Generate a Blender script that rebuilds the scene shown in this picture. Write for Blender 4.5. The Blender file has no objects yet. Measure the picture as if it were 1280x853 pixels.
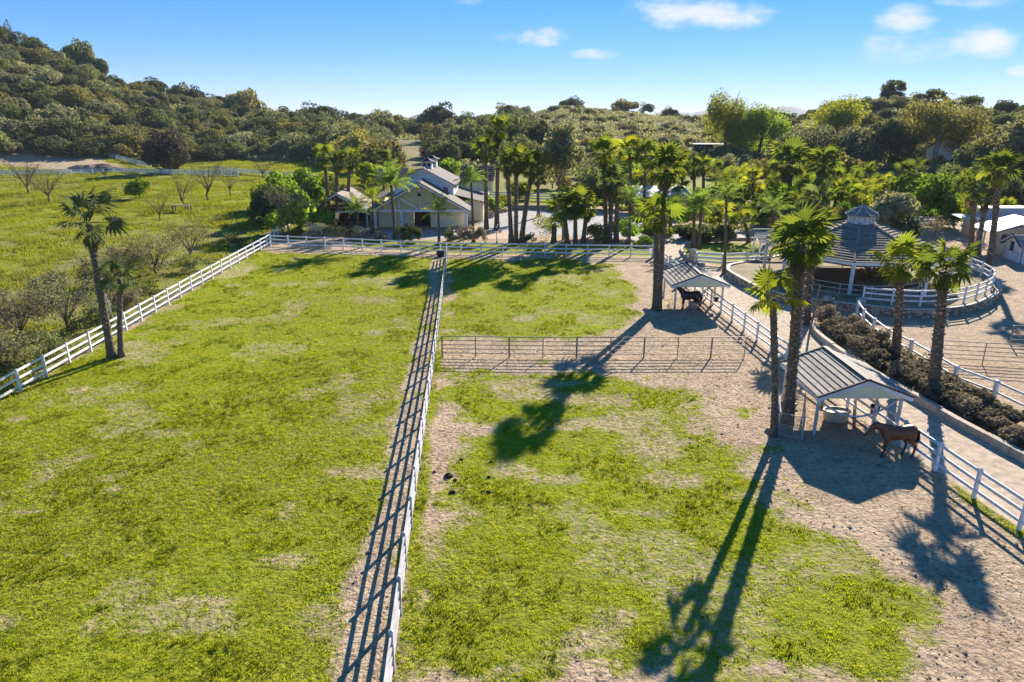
import bpy, math, random
import numpy as np
from mathutils import Vector, Matrix
R = math.radians
S = bpy.context.scene
COL = S.collection
random.seed(7)
rng = np.random.default_rng(7)

# ---------------------------------------------------------------- camera
CAM_H, PITCH, F = 16.0, R(18.53), 853.33
cam = bpy.data.objects.new('camera', bpy.data.cameras.new('camera'))
COL.objects.link(cam)
cam.location = (0, 0, CAM_H)
cam.rotation_euler = (R(90) - PITCH, 0, 0)
cam.data.sensor_width = 36
cam.data.lens = 24
cam.data.clip_start = 0.5
cam.data.clip_end = 12000
S.camera = cam

# ---------------------------------------------------------------- light
SUN_AZ, SUN_EL = R(26.4), R(25.2)
wd = bpy.data.worlds.new('World')
S.world = wd
wd.use_nodes = True
sun = bpy.data.objects.new('sun', bpy.data.lights.new('sun', 'SUN'))
COL.objects.link(sun)
sun.data.energy = 2.0
sun.data.angle = R(0.5)
sun.data.color = (1.0, 0.91, 0.77)
sv = Vector((math.sin(SUN_AZ) * math.cos(SUN_EL), math.cos(SUN_AZ) * math.cos(SUN_EL), math.sin(SUN_EL)))
sun.rotation_euler = sv.to_track_quat('Z', 'Y').to_euler()
S.view_settings.view_transform = 'Standard'
S.view_settings.look = 'None'
S.view_settings.gamma = 1
S.view_settings.exposure = 2.6

SP, CP = math.sin(PITCH), math.cos(PITCH)
def ray(px, py):
    u, v = (px - 640) / F, (py - 426.5) / F
    return u, CP - v * SP, -(SP + v * CP)
def W(px, py, z=0.0):                       # point of a horizontal plane seen at a picture position
    d = ray(px, py); t = (CAM_H - z) / -d[2]
    return Vector((d[0] * t, d[1] * t, z))
def AT(px, py, Y):                          # point at forward distance Y
    d = ray(px, py); t = Y / d[1]
    return Vector((d[0] * t, Y, CAM_H + d[2] * t))

def world_sky():
    nt = wd.node_tree; N = nt.nodes; L = nt.links
    N.clear()
    out = N.new('ShaderNodeOutputWorld'); bg = N.new('ShaderNodeBackground')
    sky = N.new('ShaderNodeTexSky'); sky.sky_type = 'NISHITA'; sky.sun_disc = False
    sky.sun_elevation = SUN_EL; sky.sun_rotation = SUN_AZ
    sky.air_density = 0.5; sky.dust_density = 0.0; sky.ozone_density = 7.0
    tc = N.new('ShaderNodeTexCoord'); sep = N.new('ShaderNodeSeparateXYZ')
    L.new(tc.outputs['Generated'], sep.inputs[0])
    def m(op, a, b=None):
        n = N.new('ShaderNodeMath'); n.operation = op
        for i, x in enumerate((a, b)):
            if x is None: continue
            if isinstance(x, (int, float)): n.inputs[i].default_value = x
            else: L.new(x, n.inputs[i])
        return n.outputs[0]
    yy = m('MAXIMUM', sep.outputs[1], 0.02)
    gx = m('DIVIDE', sep.outputs[0], yy); gz = m('DIVIDE', sep.outputs[2], yy)
    no = N.new('ShaderNodeTexNoise'); no.inputs['Scale'].default_value = 9; no.inputs['Detail'].default_value = 7
    no.inputs['Roughness'].default_value = 0.66
    mp = N.new('ShaderNodeMapping'); mp.inputs['Scale'].default_value = (1, 1, 2.2)
    L.new(tc.outputs['Generated'], mp.inputs[0]); L.new(mp.outputs[0], no.inputs['Vector'])
    tot = None
    for (px, py, rx, ry, w) in ((868, 16, 105, 26, 1), (838, 12, 50, 18, .5), (905, 18, 55, 20, .4), (665, 46, 55, 13, .8), (752, 69, 42, 9, .7),
                                (1128, 27, 52, 22, 1.1), (1125, 60, 105, 25, 1), (1228, 53, 54, 26, 1.2), (1235, 2, 70, 12, .8),
                                (1040, 117, 26, 10, .6), (920, 80, 20, 8, .4), (1275, 88, 20, 10, .5), (590, 0, 40, 8, .5), (1068, 42, 26, 14, .4)):
        d = ray(px, py); cx, cz = d[0] / d[1], d[2] / d[1]
        ex = m('POWER', m('ABSOLUTE', m('MULTIPLY', m('SUBTRACT', gx, cx), F * .98 / rx)), 2)
        ez = m('POWER', m('ABSOLUTE', m('MULTIPLY', m('SUBTRACT', gz, cz), F * .98 / ry)), 2)
        b = m('MULTIPLY', m('MAXIMUM', m('SUBTRACT', 1.0, m('ADD', ex, ez)), 0), w)
        tot = b if tot is None else m('MAXIMUM', tot, b)
    front = m('GREATER_THAN', sep.outputs[1], 0.02)
    fac = m('MULTIPLY', m('ADD', m('MULTIPLY', tot, 1.0), m('MULTIPLY', m('SUBTRACT', no.outputs[0], 0.60), 3.6)), front)
    sm = N.new('ShaderNodeMapRange'); sm.interpolation_type = 'SMOOTHSTEP'
    sm.inputs['From Min'].default_value = 0.02; sm.inputs['From Max'].default_value = 1.15
    sm.inputs['To Max'].default_value = 0.9
    L.new(fac, sm.inputs['Value'])
    fm = m('MULTIPLY', sm.outputs[0], m('MINIMUM', m('MULTIPLY', tot, 3.0), 1.0))
    mix = N.new('ShaderNodeMix'); mix.data_type = 'RGBA'
    L.new(fm, mix.inputs['Factor'])
    hs = N.new('ShaderNodeHueSaturation'); hs.inputs['Saturation'].default_value = SKY_SAT; hs.inputs['Hue'].default_value = SKY_HUE
    gm = N.new('ShaderNodeGamma'); gm.inputs[1].default_value = .55; L.new(sky.outputs[0], gm.inputs[0]); L.new(gm.outputs[0], hs.inputs['Color'])
    tn = N.new('ShaderNodeMix'); tn.data_type = 'RGBA'; tn.blend_type = 'MULTIPLY'; tn.inputs['Factor'].default_value = 1; tn.inputs['B'].default_value = (1.08, .85, .92, 1)
    L.new(hs.outputs[0], tn.inputs['A']); L.new(tn.outputs['Result'], mix.inputs['A'])
    mix.inputs['B'].default_value = CLOUD
    L.new(mix.outputs['Result'], bg.inputs[0])
    bg.inputs[1].default_value = SKY_STR
    L.new(bg.outputs[0], out.inputs[0])
SKY_SAT, SKY_HUE, SKY_STR, CLOUD = 1.5, 0.5, 0.069, (2.3, 2.35, 2.45, 1)
world_sky()

# ---------------------------------------------------------------- materials
def nm(mt):
    mt.use_nodes = True; nt = mt.node_tree; nt.nodes.clear()
    return nt, nt.nodes, nt.links
def mat(name, c1, c2=None, scale=3.0, rough=.75, bump=0.0, bscale=30.0, trans=0.0, island=0.0, objvar=0.0, metal=0.0, spec=.25, tcol=None, stretch=None, lo=.35, hi=.65):
    mt = bpy.data.materials.new(name); nt, N, L = nm(mt)
    c2 = c2 or c1
    out = N.new('ShaderNodeOutputMaterial'); bs = N.new('ShaderNodeBsdfPrincipled')
    bs.inputs['Roughness'].default_value = rough; bs.inputs['Metallic'].default_value = metal
    bs.inputs['Specular IOR Level'].default_value = spec
    geo = N.new('ShaderNodeNewGeometry'); oi = N.new('ShaderNodeObjectInfo')
    vec = geo.outputs['Position']
    if stretch:
        mp = N.new('ShaderNodeMapping'); mp.inputs['Scale'].default_value = stretch
        L.new(vec, mp.inputs[0]); vec = mp.outputs[0]
    no = N.new('ShaderNodeTexNoise'); no.inputs['Scale'].default_value = scale; no.inputs['Detail'].default_value = 5
    L.new(vec, no.inputs['Vector'])
    mr = N.new('ShaderNodeMapRange'); mr.inputs['From Min'].default_value = lo; mr.inputs['From Max'].default_value = hi
    L.new(no.outputs[0], mr.inputs['Value'])
    f = mr.outputs[0]
    def m(op, a, b):
        n = N.new('ShaderNodeMath'); n.operation = op
        for i, x in enumerate((a, b)):
            if isinstance(x, (int, float)): n.inputs[i].default_value = x
            else: L.new(x, n.inputs[i])
        return n.outputs[0]
    if island: f = m('ADD', f, m('MULTIPLY', m('SUBTRACT', geo.outputs['Random Per Island'], .5), island))
    if objvar: f = m('ADD', f, m('MULTIPLY', m('SUBTRACT', oi.outputs['Random'], .5), objvar))
    mx = N.new('ShaderNodeMix'); mx.data_type = 'RGBA'; mx.clamp_factor = True
    L.new(f, mx.inputs['Factor'])
    mx.inputs['A'].default_value = (*c1, 1); mx.inputs['B'].default_value = (*c2, 1)
    c = mx.outputs['Result']
    if objvar:
        hs = N.new('ShaderNodeHueSaturation')
        L.new(m('ADD', m('MULTIPLY', oi.outputs['Random'], .02 * objvar), .5 - .01 * objvar), hs.inputs['Hue'])
        rr = m('FRACT', m('MULTIPLY', oi.outputs['Random'], 17.3), 0)
        L.new(m('ADD', m('MULTIPLY', rr, .5 * objvar), 1 - .25 * objvar), hs.inputs['Value'])
        L.new(c, hs.inputs['Color']); c = hs.outputs[0]
    L.new(c, bs.inputs['Base Color'])
    if bump:
        n2 = N.new('ShaderNodeTexNoise'); n2.inputs['Scale'].default_value = bscale; n2.inputs['Detail'].default_value = 4
        L.new(vec, n2.inputs['Vector'])
        bp = N.new('ShaderNodeBump'); bp.inputs['Strength'].default_value = bump; bp.inputs['Distance'].default_value = .05
        L.new(n2.outputs[0], bp.inputs['Height']); L.new(bp.outputs[0], bs.inputs['Normal'])
    sh = bs.outputs[0]
    if trans:
        tb = N.new('ShaderNodeBsdfTranslucent')
        tm = N.new('ShaderNodeMix'); tm.data_type = 'RGBA'; tm.blend_type = 'MULTIPLY'; tm.inputs['Factor'].default_value = 1
        tm.inputs['B'].default_value = (*(tcol or (1.9, 1.75, .7)), 1)
        L.new(c, tm.inputs['A']); L.new(tm.outputs['Result'], tb.inputs[0])
        ms = N.new('ShaderNodeMixShader'); ms.inputs[0].default_value = trans
        L.new(sh, ms.inputs[1]); L.new(tb.outputs[0], ms.inputs[2]); sh = ms.outputs[0]
    L.new(sh, out.inputs[0])
    return mt
M = {}
M['white'] = mat('white_paint', (.76, .76, .77), (.52, .51, .49), 2.2, .5, lo=.42, hi=.80)
M['white_old'] = mat('weathered_white_paint', (.62, .60, .60), (.40, .37, .36), 2.5, .65)
M['wall'] = mat('cream_stucco', (.88, .80, .52), (.78, .71, .46), 1.2, .8, .15, 25)
M['wall_white'] = mat('white_siding', (0.806, 0.829, 0.851), (0.717, 0.739, 0.762), 1.2, .7)
M['wall_olive'] = mat('olive_gable_boards', (.60, .52, .27), (.52, .45, .23), 1.5, .8)
M['roof'] = mat('grey_brown_shingle', (.20, .175, .16), (.13, .115, .105), 5, .85, .4, 14)
M['roof_light'] = mat('weathered_tile', (.36, .315, .27), (.25, .215, .185), 2.5, .85, .3, 14, objvar=.45)
M['roof_dark'] = mat('dark_slate_tile', (.34, .275, .225), (.22, .178, .145), 3, .95, .3, 14, spec=.03, objvar=.4)
M['trim_dark'] = mat('dark_roof_edge', (.055, .05, .055), (.04, .035, .04), 4, .7)
M['metal_roof'] = mat('pale_metal_roof', (.62, .62, .63), (.46, .45, .45), .9, .45)
M['white_roof'] = mat('white_coated_roof', (.80, .80, .80), (.68, .67, .65), .6, .5)
M['wood'] = mat('grey_wood', (.27, .21, .16), (.17, .13, .10), 3, .8, .4, 30, stretch=(1, 1, .3))
M['wood_dark'] = mat('dark_wood', (.07, .05, .04), (.045, .033, .028), 3, .8)
M['barn_wood'] = mat('tan_board_wall', (.40, .34, .26), (.28, .23, .17), 2, .8, .3, 20, stretch=(1, 1, .2))
M['pipe'] = mat('rusty_grey_pipe', (.36, .31, .27), (.22, .175, .145), 6, .55, metal=.4)
M['pipe_pale'] = mat('galvanised_pipe', (.50, .49, .48), (.36, .34, .33), 5, .5, metal=.3)
M['black'] = mat('black_plastic', (.02, .02, .022), None, 3, .45)
M['glass'] = mat('dark_glass', (.03, .035, .04), None, 3, .12, spec=.6)
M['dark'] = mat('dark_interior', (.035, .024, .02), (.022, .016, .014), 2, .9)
M['tub'] = mat('cream_tub', (.62, .58, .48), (.48, .43, .35), 4, .6)
M['water'] = mat('trough_water', (.03, .035, .03), None, 3, .08, spec=.6)
M['strap'] = mat('pale_strap', (.62, .61, .64), None, 3, .7)
M['red'] = mat('red_paint', (.50, .04, .03), None, 3, .4)
M['blue'] = mat('blue_grey_tarp', (.25, .33, .45), (.4, .45, .5), 2, .6)
M['stone'] = mat('field_stone', (.47, .40, .31), (.20, .165, .125), 3, .85, .5, 12, island=1.6)
M['mortar'] = mat('mortar', (.11, .092, .075), (.075, .063, .052), 6, .9)
M['cap'] = mat('wall_cap', (.55, .50, .43), (.42, .37, .31), 3, .8, .3, 12)
M['curb'] = mat('curb_stone', (.50, .43, .34), (.34, .28, .22), 3.5, .85, .5, 14)
M['boulder'] = mat('grey_boulder', (.42, .40, .37), (.26, .24, .22), 1.5, .85, .6, 5)
M['iron'] = mat('black_iron', (.02, .02, .02), None, 3, .5)
M['lampglass'] = mat('frosted_glass', (.6, .58, .5), None, 3, .3)
M['bark_palm'] = mat('palm_bark', (.20, .150, .105), (.085, .064, .048), 5, .9, .9, 9, stretch=(1, 1, 2.2))
M['boot'] = mat('leaf_base', (.40, .32, .24), (.16, .12, .085), 3, .85, island=1.6)
M['bark'] = mat('tree_bark', (.15, .115, .085), (.08, .06, .045), 3, .9, .6, 12)
M['bark_pale'] = mat('pale_bark', (.36, .31, .26), (.22, .19, .16), 2, .85, .4, 10)
M['twig'] = mat('bare_twigs', (.20, .15, .115), (.13, .10, .075), 2, .9, objvar=.5)
LEAF = dict(scale=.5, rough=.8, island=.9, objvar=.9, spec=.08)
M['fan'] = mat('fan_frond', (0.172, 0.213, 0.039), (0.081, 0.113, 0.030), trans=.45, **LEAF)
M['fan_y'] = mat('yellow_fan_frond', (.245, .27, .032), (.125, .165, .028), trans=.5, **LEAF)
M['fan_d'] = mat('dark_fan_frond', (0.133, 0.167, 0.078), (0.078, 0.102, 0.053), trans=0.42, **LEAF)
M['queen'] = mat('feather_frond', (0.187, 0.265, 0.077), (0.106, 0.166, 0.057), trans=0.5, **LEAF)
M['queen_y'] = mat('yellow_feather_frond', (0.238, 0.266, 0.035), (0.140, 0.182, 0.035), trans=0.5, **LEAF)
M['dead'] = mat('dead_frond', (.24, .18, .11), (.14, .10, .065), 2, .85, trans=.2, tcol=(1.3, 1.1, .8))
M['oak'] = mat('oak_leaves', (.190, .208, .100), (.098, .112, .054), trans=.40, tcol=(1.45, 1.45, .75), **LEAF)
M['oak_d'] = mat('dark_oak_leaves', (.118, .134, .072), (.062, .072, .040), trans=.36, tcol=(1.45, 1.45, .75), **LEAF)
M['grey'] = mat('sage_leaves', (.285, .282, .178), (.165, .165, .105), trans=.40, tcol=(1.45, 1.45, .75), **LEAF)
M['purple'] = mat('hedge_leaves', (.235, .205, .155), (.105, .096, .074), trans=.35, tcol=(1.35, 1.25, .9), **LEAF)
M['bright'] = mat('bright_leaves', (0.193, 0.304, 0.040), (0.101, 0.175, 0.030), trans=.45, **LEAF)
M['yellow'] = mat('yellow_green_leaves', (.235, .265, .034), (.115, .145, .026), trans=.45, **LEAF)
M['syc'] = mat('olive_gold_leaves', (.25, .235, .088), (.12, .118, .05), trans=.4, tcol=(1.5, 1.4, .7), **LEAF)
M['weed'] = mat('weed_leaves', (0.228, 0.210, 0.132), (0.126, 0.120, 0.074), trans=0.42, tcol=(1.35, 1.25, .85), **LEAF)
M['syc_tree'] = mat('sycamore_leaves', (.36, .325, .12), (.17, .16, .065), trans=.45, tcol=(1.5, 1.4, .7), **LEAF)
M['dusk'] = mat('dusky_leaves', (.10, .092, .07), (.05, .048, .038), trans=.25, tcol=(1.3, 1.2, .9), **LEAF)
M['flower'] = mat('pale_blossom', (.40, .40, .26), (.12, .17, .055), trans=.4, tcol=(1.5, 1.45, .8), **LEAF)
M['agave'] = mat('blue_grey_leaves', (.22, .25, .22), (.12, .15, .13), trans=.2, tcol=(1.2, 1.2, 1), **LEAF)
M['blade'] = mat('grass_blades', (.385, .440, .016), (.155, .195, .012), scale=4.2, rough=.7, island=.5, trans=.5, tcol=(1.55, 1.5, .5), spec=.1, lo=.40, hi=.58)
M['blade_l'] = mat('field_blades', (.25, .28, .018), (.155, .17, .030), scale=.12, rough=.7, island=.9, trans=.5, tcol=(1.5, 1.4, .6), spec=.1)
M['straw'] = mat('straw', (.42, .34, .22), (.28, .22, .14), scale=.5, rough=.8, island=.8, trans=.2, tcol=(1.2, 1.1, .8))

# ---------------------------------------------------------------- mesh helpers
def npmesh(name, v, f, mats, smooth=False, mi=None):
    me = bpy.data.meshes.new(name)
    v = np.asarray(v, dtype=np.float32); f = np.asarray(f, dtype=np.int32)
    k = f.shape[1]
    me.vertices.add(len(v)); me.vertices.foreach_set('co', v.ravel())
    me.loops.add(f.size); me.loops.foreach_set('vertex_index', f.ravel())
    me.polygons.add(len(f)); me.polygons.foreach_set('loop_start', np.arange(0, f.size, k, dtype=np.int32))
    if mi is not None: me.polygons.foreach_set('material_index', np.asarray(mi, dtype=np.int32))
    if smooth: me.polygons.foreach_set('use_smooth', np.ones(len(f), dtype=bool))
    me.update(calc_edges=True)
    for m_ in (mats if isinstance(mats, (list, tuple)) else [mats]): me.materials.append(m_)
    return me
class MB:
    def __init__(s): s.v = []; s.f = []
    def add(s, vs, fs):
        o = len(s.v); s.v += [tuple(x) for x in vs]; s.f += [tuple(i + o for i in f) for f in fs]; return s
    def box(s, c, d, rz=0.0):
        x, y, z = (k / 2 for k in d); ca, sa = math.cos(rz), math.sin(rz)
        vs = [(c[0] + a * x * ca - b * y * sa, c[1] + a * x * sa + b * y * ca, c[2] + e * z) for e in (-1, 1) for a, b in ((-1, -1), (1, -1), (1, 1), (-1, 1))]
        return s.add(vs, [(0, 3, 2, 1), (4, 5, 6, 7), (0, 1, 5, 4), (1, 2, 6, 5), (2, 3, 7, 6), (3, 0, 4, 7)])
    def beam(s, a, b, w, h):
        a, b = Vector(a), Vector(b); d = (b - a).normalized()
        up = Vector((0, 0, 1)) if abs(d.z) < .95 else Vector((0, 1, 0))
        sd = d.cross(up).normalized() * (w / 2); u = sd.cross(d).normalized() * (h / 2)
        vs = [p + i * sd + j * u for p in (a, b) for i, j in ((-1, -1), (1, -1), (1, 1), (-1, 1))]
        return s.add(vs, [(0, 1, 2, 3), (7, 6, 5, 4), (0, 4, 5, 1), (1, 5, 6, 2), (2, 6, 7, 3), (3, 7, 4, 0)])
    def tube(s, pts, rad, n=8, cap=True):
        pts = [Vector(p) for p in pts]; k = len(pts)
        if isinstance(rad, (int, float)): rad = [rad] * k
        vs = []; ref = None
        for i, p in enumerate(pts):
            d = (pts[min(i + 1, k - 1)] - pts[max(i - 1, 0)]).normalized()
            if ref is None: ref = Vector((1, 0, 0)) if abs(d.x) < .8 else Vector((0, 1, 0))
            sd = (ref - d * ref.dot(d)).normalized(); ref = sd; u = d.cross(sd)
            for j in range(n):
                a = 2 * math.pi * j / n; vs.append(p + rad[i] * (math.cos(a) * sd + math.sin(a) * u))
        fs = [(i * n + j, i * n + (j + 1) % n, (i + 1) * n + (j + 1) % n, (i + 1) * n + j) for i in range(k - 1) for j in range(n)]
        if cap: fs += [tuple(range(n))[::-1], tuple((k - 1) * n + j for j in range(n))]
        return s.add(vs, fs)
    def prism(s, poly, z0, z1):
        n = len(poly); vs = [(p[0], p[1], z0) for p in poly] + [(p[0], p[1], z1) for p in poly]
        return s.add(vs, [tuple(range(n))[::-1], tuple(range(n, 2 * n))] + [(i, (i + 1) % n, n + (i + 1) % n, n + i) for i in range(n)])
    def extr(s, poly, d):                       # planar polygon of 3-D points pushed along d
        n = len(poly); d = Vector(d); vs = [Vector(p) for p in poly] + [Vector(p) + d for p in poly]
        return s.add(vs, [tuple(range(n))[::-1], tuple(range(n, 2 * n))] + [(i, (i + 1) % n, n + (i + 1) % n, n + i) for i in range(n)])
    def lathe(s, prof, c, n=12, sx=1.0, sy=1.0):
        vs = [(c[0] + r * sx * math.cos(2 * math.pi * j / n), c[1] + r * sy * math.sin(2 * math.pi * j / n), c[2] + z) for r, z in prof for j in range(n)]
        k = len(prof)
        fs = [(i * n + j, i * n + (j + 1) % n, (i + 1) * n + (j + 1) % n, (i + 1) * n + j) for i in range(k - 1) for j in range(n)]
        return s.add(vs, fs + [tuple(range(n))[::-1], tuple((k - 1) * n + j for j in range(n))])
    def ell(s, pts, ra, rb, side=(0, 1, 0), n=12):
        pts = [Vector(p) for p in pts]; k = len(pts); side = Vector(side); vs = []
        for i, p in enumerate(pts):
            d = (pts[min(i + 1, k - 1)] - pts[max(i - 1, 0)]).normalized()
            sd = (side - d * side.dot(d)).normalized(); u = d.cross(sd)
            for j in range(n):
                a = 2 * math.pi * j / n; vs.append(p + ra[i] * math.cos(a) * sd + rb[i] * math.sin(a) * u)
        fs = [(i * n + j, i * n + (j + 1) % n, (i + 1) * n + (j + 1) % n, (i + 1) * n + j) for i in range(k - 1) for j in range(n)]
        return s.add(vs, fs + [tuple(range(n))[::-1], tuple((k - 1) * n + j for j in range(n))])
    def build(s, name, m_, parent=None, smooth=False, loc=None):
        me = bpy.data.meshes.new(name); me.from_pydata(s.v, [], s.f); me.materials.append(m_)
        if smooth: me.polygons.foreach_set('use_smooth', [True] * len(me.polygons))
        return link(name, me, parent, loc)
def link(name, me, parent=None, loc=None):
    o = bpy.data.objects.new(name, me); COL.objects.link(o)
    if parent is not None: o.parent = parent
    if loc is not None: o.location = loc
    return o
def tag(o, label=None, cat=None, group=None, kind=None):
    if label: o['label'] = label
    if cat: o['category'] = cat
    if group: o['group'] = group
    if kind: o['kind'] = kind
    return o
def thing(name, label, cat, loc=(0, 0, 0), group=None, rz=0.0):
    o = bpy.data.objects.new(name, None); COL.objects.link(o); o.empty_display_size = .3
    o.location = loc; o.rotation_euler = (0, 0, rz)
    return tag(o, label, cat, group)
_bx = {}
def unitbox(m_):
    if m_.name not in _bx:
        b = MB().box((0, 0, 0), (1, 1, 1)); me = bpy.data.meshes.new('board'); me.from_pydata(b.v, [], b.f); me.materials.append(m_); _bx[m_.name] = me
    return _bx[m_.name]
def bar(name, a, b, w, h, m_, parent):          # a board between two points sharing one unit mesh
    a, b = Vector(a), Vector(b); d = b - a
    o = link(name, unitbox(m_), parent)
    o.location = (a + b) / 2
    o.rotation_euler = (0, -math.atan2(d.z, math.hypot(d.x, d.y)), math.atan2(d.y, d.x))
    o.scale = (d.length, w, h)
    return o

# ---------------------------------------------------------------- terrain
def azel(px, py):
    d = ray(px, py); return math.atan2(d[0], d[1]), d[2] / math.hypot(d[0], d[1])
_T = [(-600, 200, 380, 40), (-300, 210, 400, 30), (0, 228, 410, 60), (60, 230, 410, 74), (120, 234, 410, 90), (160, 242, 410, 110), (220, 255, 400, 124),
      (300, 260, 395, 143), (340, 260, 390, 152), (400, 235, 380, 160), (480, 170, 380, 166), (540, 170, 400, 168), (600, 185, 450, 160), (650, 185, 480, 150),
      (700, 185, 480, 136), (750, 185, 480, 140), (800, 185, 480, 144), (860, 185, 480, 149), (900, 190, 420, 152), (960, 190, 380, 150), (1000, 190, 360, 147),
      (1060, 190, 350, 138), (1110, 190, 350, 126), (1170, 190, 350, 132), (1220, 180, 340, 141), (1280, 165, 330, 144), (1500, 140, 320, 135), (1900, 130, 320, 120)]
_TA = np.array([azel(t[0], 150)[0] for t in _T]); _T0 = np.array([t[1] for t in _T], float); _T1 = np.array([t[2] for t in _T], float)
_TZ = np.array([CAM_H + azel(t[0], t[3])[1] * t[2] for t in _T])
def vnoise(x, y, seed=0):
    xi = np.floor(x).astype(np.int64); yi = np.floor(y).astype(np.int64); fx = x - xi; fy = y - yi
    def h(a, b):
        n = (a * 374761393 + b * 668265263 + seed * 974711) & 0xffffffff
        n = ((n ^ (n >> 13)) * 1274126177) & 0xffffffff
        return ((n ^ (n >> 16)) & 0xffff) / 65535.0
    fx = fx * fx * (3 - 2 * fx); fy = fy * fy * (3 - 2 * fy)
    return (h(xi, yi) * (1 - fx) + h(xi + 1, yi) * fx) * (1 - fy) + (h(xi, yi + 1) * (1 - fx) + h(xi + 1, yi + 1) * fx) * fy
def fbm(x, y, o=4, seed=0):
    t = 0; a = .5; s = 0
    for i in range(o):
        t = t + a * vnoise(x, y, seed + i); s += a; a *= .5; x = x * 2.03 + 7.1; y = y * 2.03 + 3.7
    return t / s
def height(X, Y):
    X = np.asarray(X, float); Y = np.asarray(Y, float)
    d = np.hypot(X, Y); a = np.arctan2(X, Y)
    D0 = np.interp(a, _TA, _T0); D1 = np.interp(a, _TA, _T1); Z = np.interp(a, _TA, _TZ)
    t = np.clip((d - D0) / (D1 - D0), 0, 1); s = t * t * (3 - 2 * t); s = .55 * s + .45 * t
    z = Z * s
    back = np.clip((d - D1) / 500, 0, 1)
    z = np.where(d > D1, Z * (1 - .75 * back) - 6 * back, z)
    z = z + t * (fbm(X / 38, Y / 38, 3, 5) - .5) * 7 * np.where(d > D1, 1 - back, 1)
    sd = np.clip((math.radians(78) - np.abs(a)) / math.radians(18), 0, 1)
    return z * sd
def hz(x, y): return float(height(np.array([x]), np.array([y]))[0])
def G(px, py):                                  # where the sight line of a picture position meets the terrain
    d = ray(px, py)
    t = np.linspace(12, 900, 7000); z = CAM_H + d[2] * t
    hh = height(d[0] * t, d[1] * t); i = np.nonzero(z <= hh)[0]
    k = t[i[0]] if len(i) else 500.
    return Vector((d[0] * k, d[1] * k, hz(d[0] * k, d[1] * k)))
def PX(pts): return np.array([W(*p)[:2] for p in pts])
def sdf(X, Y, poly):                            # signed distance, negative inside
    X = X.ravel(); Y = Y.ravel(); dmin = np.full(X.shape, 1e9); ins = np.zeros(X.shape, bool); n = len(poly)
    for i in range(n):
        ax, ay = poly[i]; bx, by = poly[(i + 1) % n]; ex, ey = bx - ax, by - ay
        t = np.clip(((X - ax) * ex + (Y - ay) * ey) / (ex * ex + ey * ey + 1e-9), 0, 1)
        dmin = np.minimum(dmin, np.hypot(X - ax - t * ex, Y - ay - t * ey))
        c = ((ay > Y) != (by > Y)) & (X < ex * (Y - ay) / (ey + 1e-12) + ax)
        ins ^= c
    return np.where(ins, -dmin, dmin)
def spaced(core0, core1, st, lims):
    a = list(np.arange(core0, core1 + 1e-6, st))
    x, s = core1, st
    while x < lims[1]: s = min(s * 1.12, 5.0 if x < 600 else 200); x += s; a.append(x)
    x, s = core0, st
    while x > lims[0]: s = min(s * 1.12, 5.0 if x > -600 else 200); x -= s; a.insert(0, x)
    return np.array(a)
gxs = spaced(-42, 62, .5, (-2700, 2700)); gys = spaced(10, 104, .5, (-400, 2700))
GX, GY = np.meshgrid(gxs, gys)
GZ = height(GX, GY)
# picture outlines on the flat floor, carried to the ground
P_RIGHTGRASS_A = PX([(560, 326), (700, 324), (770, 332), (780, 352), (797, 378), (793, 402), (760, 418), (640, 424), (552, 424), (556, 370)])
P_RIGHTGRASS_B = PX([(560, 464), (700, 460), (815, 470), (895, 512), (925, 552), (958, 566), (990, 622), (1030, 668), (1078, 700), (1105, 745), (1150, 800), (1150, 870), (500, 880), (525, 760), (555, 640), (572, 560)])
P_LEFTGRASS = PX([(-900, 900), (-60, 540), (0, 506), (180, 402), (322, 312), (340, 316), (540, 322), (536, 372), (508, 470), (470, 640), (425, 770), (395, 900)])
P_CENTRE = PX([(551, 330), (557, 330), (552, 440), (536, 600), (524, 740), (514, 880), (488, 880), (512, 640), (540, 430)])
P_RSTRIP = PX([(1192, 604), (1300, 672), (1300, 690), (1240, 655), (1196, 618)])
P_LAWN = PX([(440, 299), (600, 303), (800, 306), (832, 322), (812, 321), (560, 317), (440, 309)])
P_ISLAND = PX([(852, 312), (870, 304), (905, 303), (948, 305), (958, 318), (950, 330), (900, 332), (868, 325)])
P_YARD = PX([(330, 300), (1290, 300), (1290, 900), (1500, 1000), (-900, 900), (-60, 540)])
P_RIGHT = PX([(812, 318), (860, 296), (1000, 280), (1290, 262), (1700, 270), (2000, 900), (1150, 900), (1100, 745), (1000, 640), (900, 540), (800, 440), (780, 340)])
P_PARK = PX([(560, 262), (640, 256), (740, 258), (1000, 270), (1000, 300), (800, 303), (560, 300), (395, 306), (395, 285)])
P_LEFTBARE = [PX(q) for q in ([(18, 292), (110, 290), (125, 316), (60, 330), (10, 322)], [(-40, 206), (110, 205), (170, 212), (120, 216), (-40, 216)])]
SPOTS = [(165, 430, 22, 8), (170, 445, 26, 6), (295, 342, 22, 9), (215, 385, 20, 8), (415, 590, 18, 10), (260, 782, 60, 14), (240, 752, 50, 16), (742, 800, 40, 18), (770, 770, 30, 14), (8, 778, 26, 14),
         (472, 417, 18, 5), (455, 590, 40, 12), (30, 640, 28, 6), (145, 610, 16, 6), (104, 573, 12, 4), (365, 572, 10, 4), (20, 524, 22, 6), (100, 487, 20, 5), (355, 700, 40, 14), (205, 545, 24, 4), (212, 540, 40, 5),
         (655, 398, 18, 5), (740, 500, 60, 14), (660, 490, 50, 10), (760, 530, 70, 14), (700, 600, 40, 10), (640, 590, 40, 10), (850, 600, 50, 10), (800, 640, 40, 8), (670, 480, 90, 8), (830, 560, 50, 20)]
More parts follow.
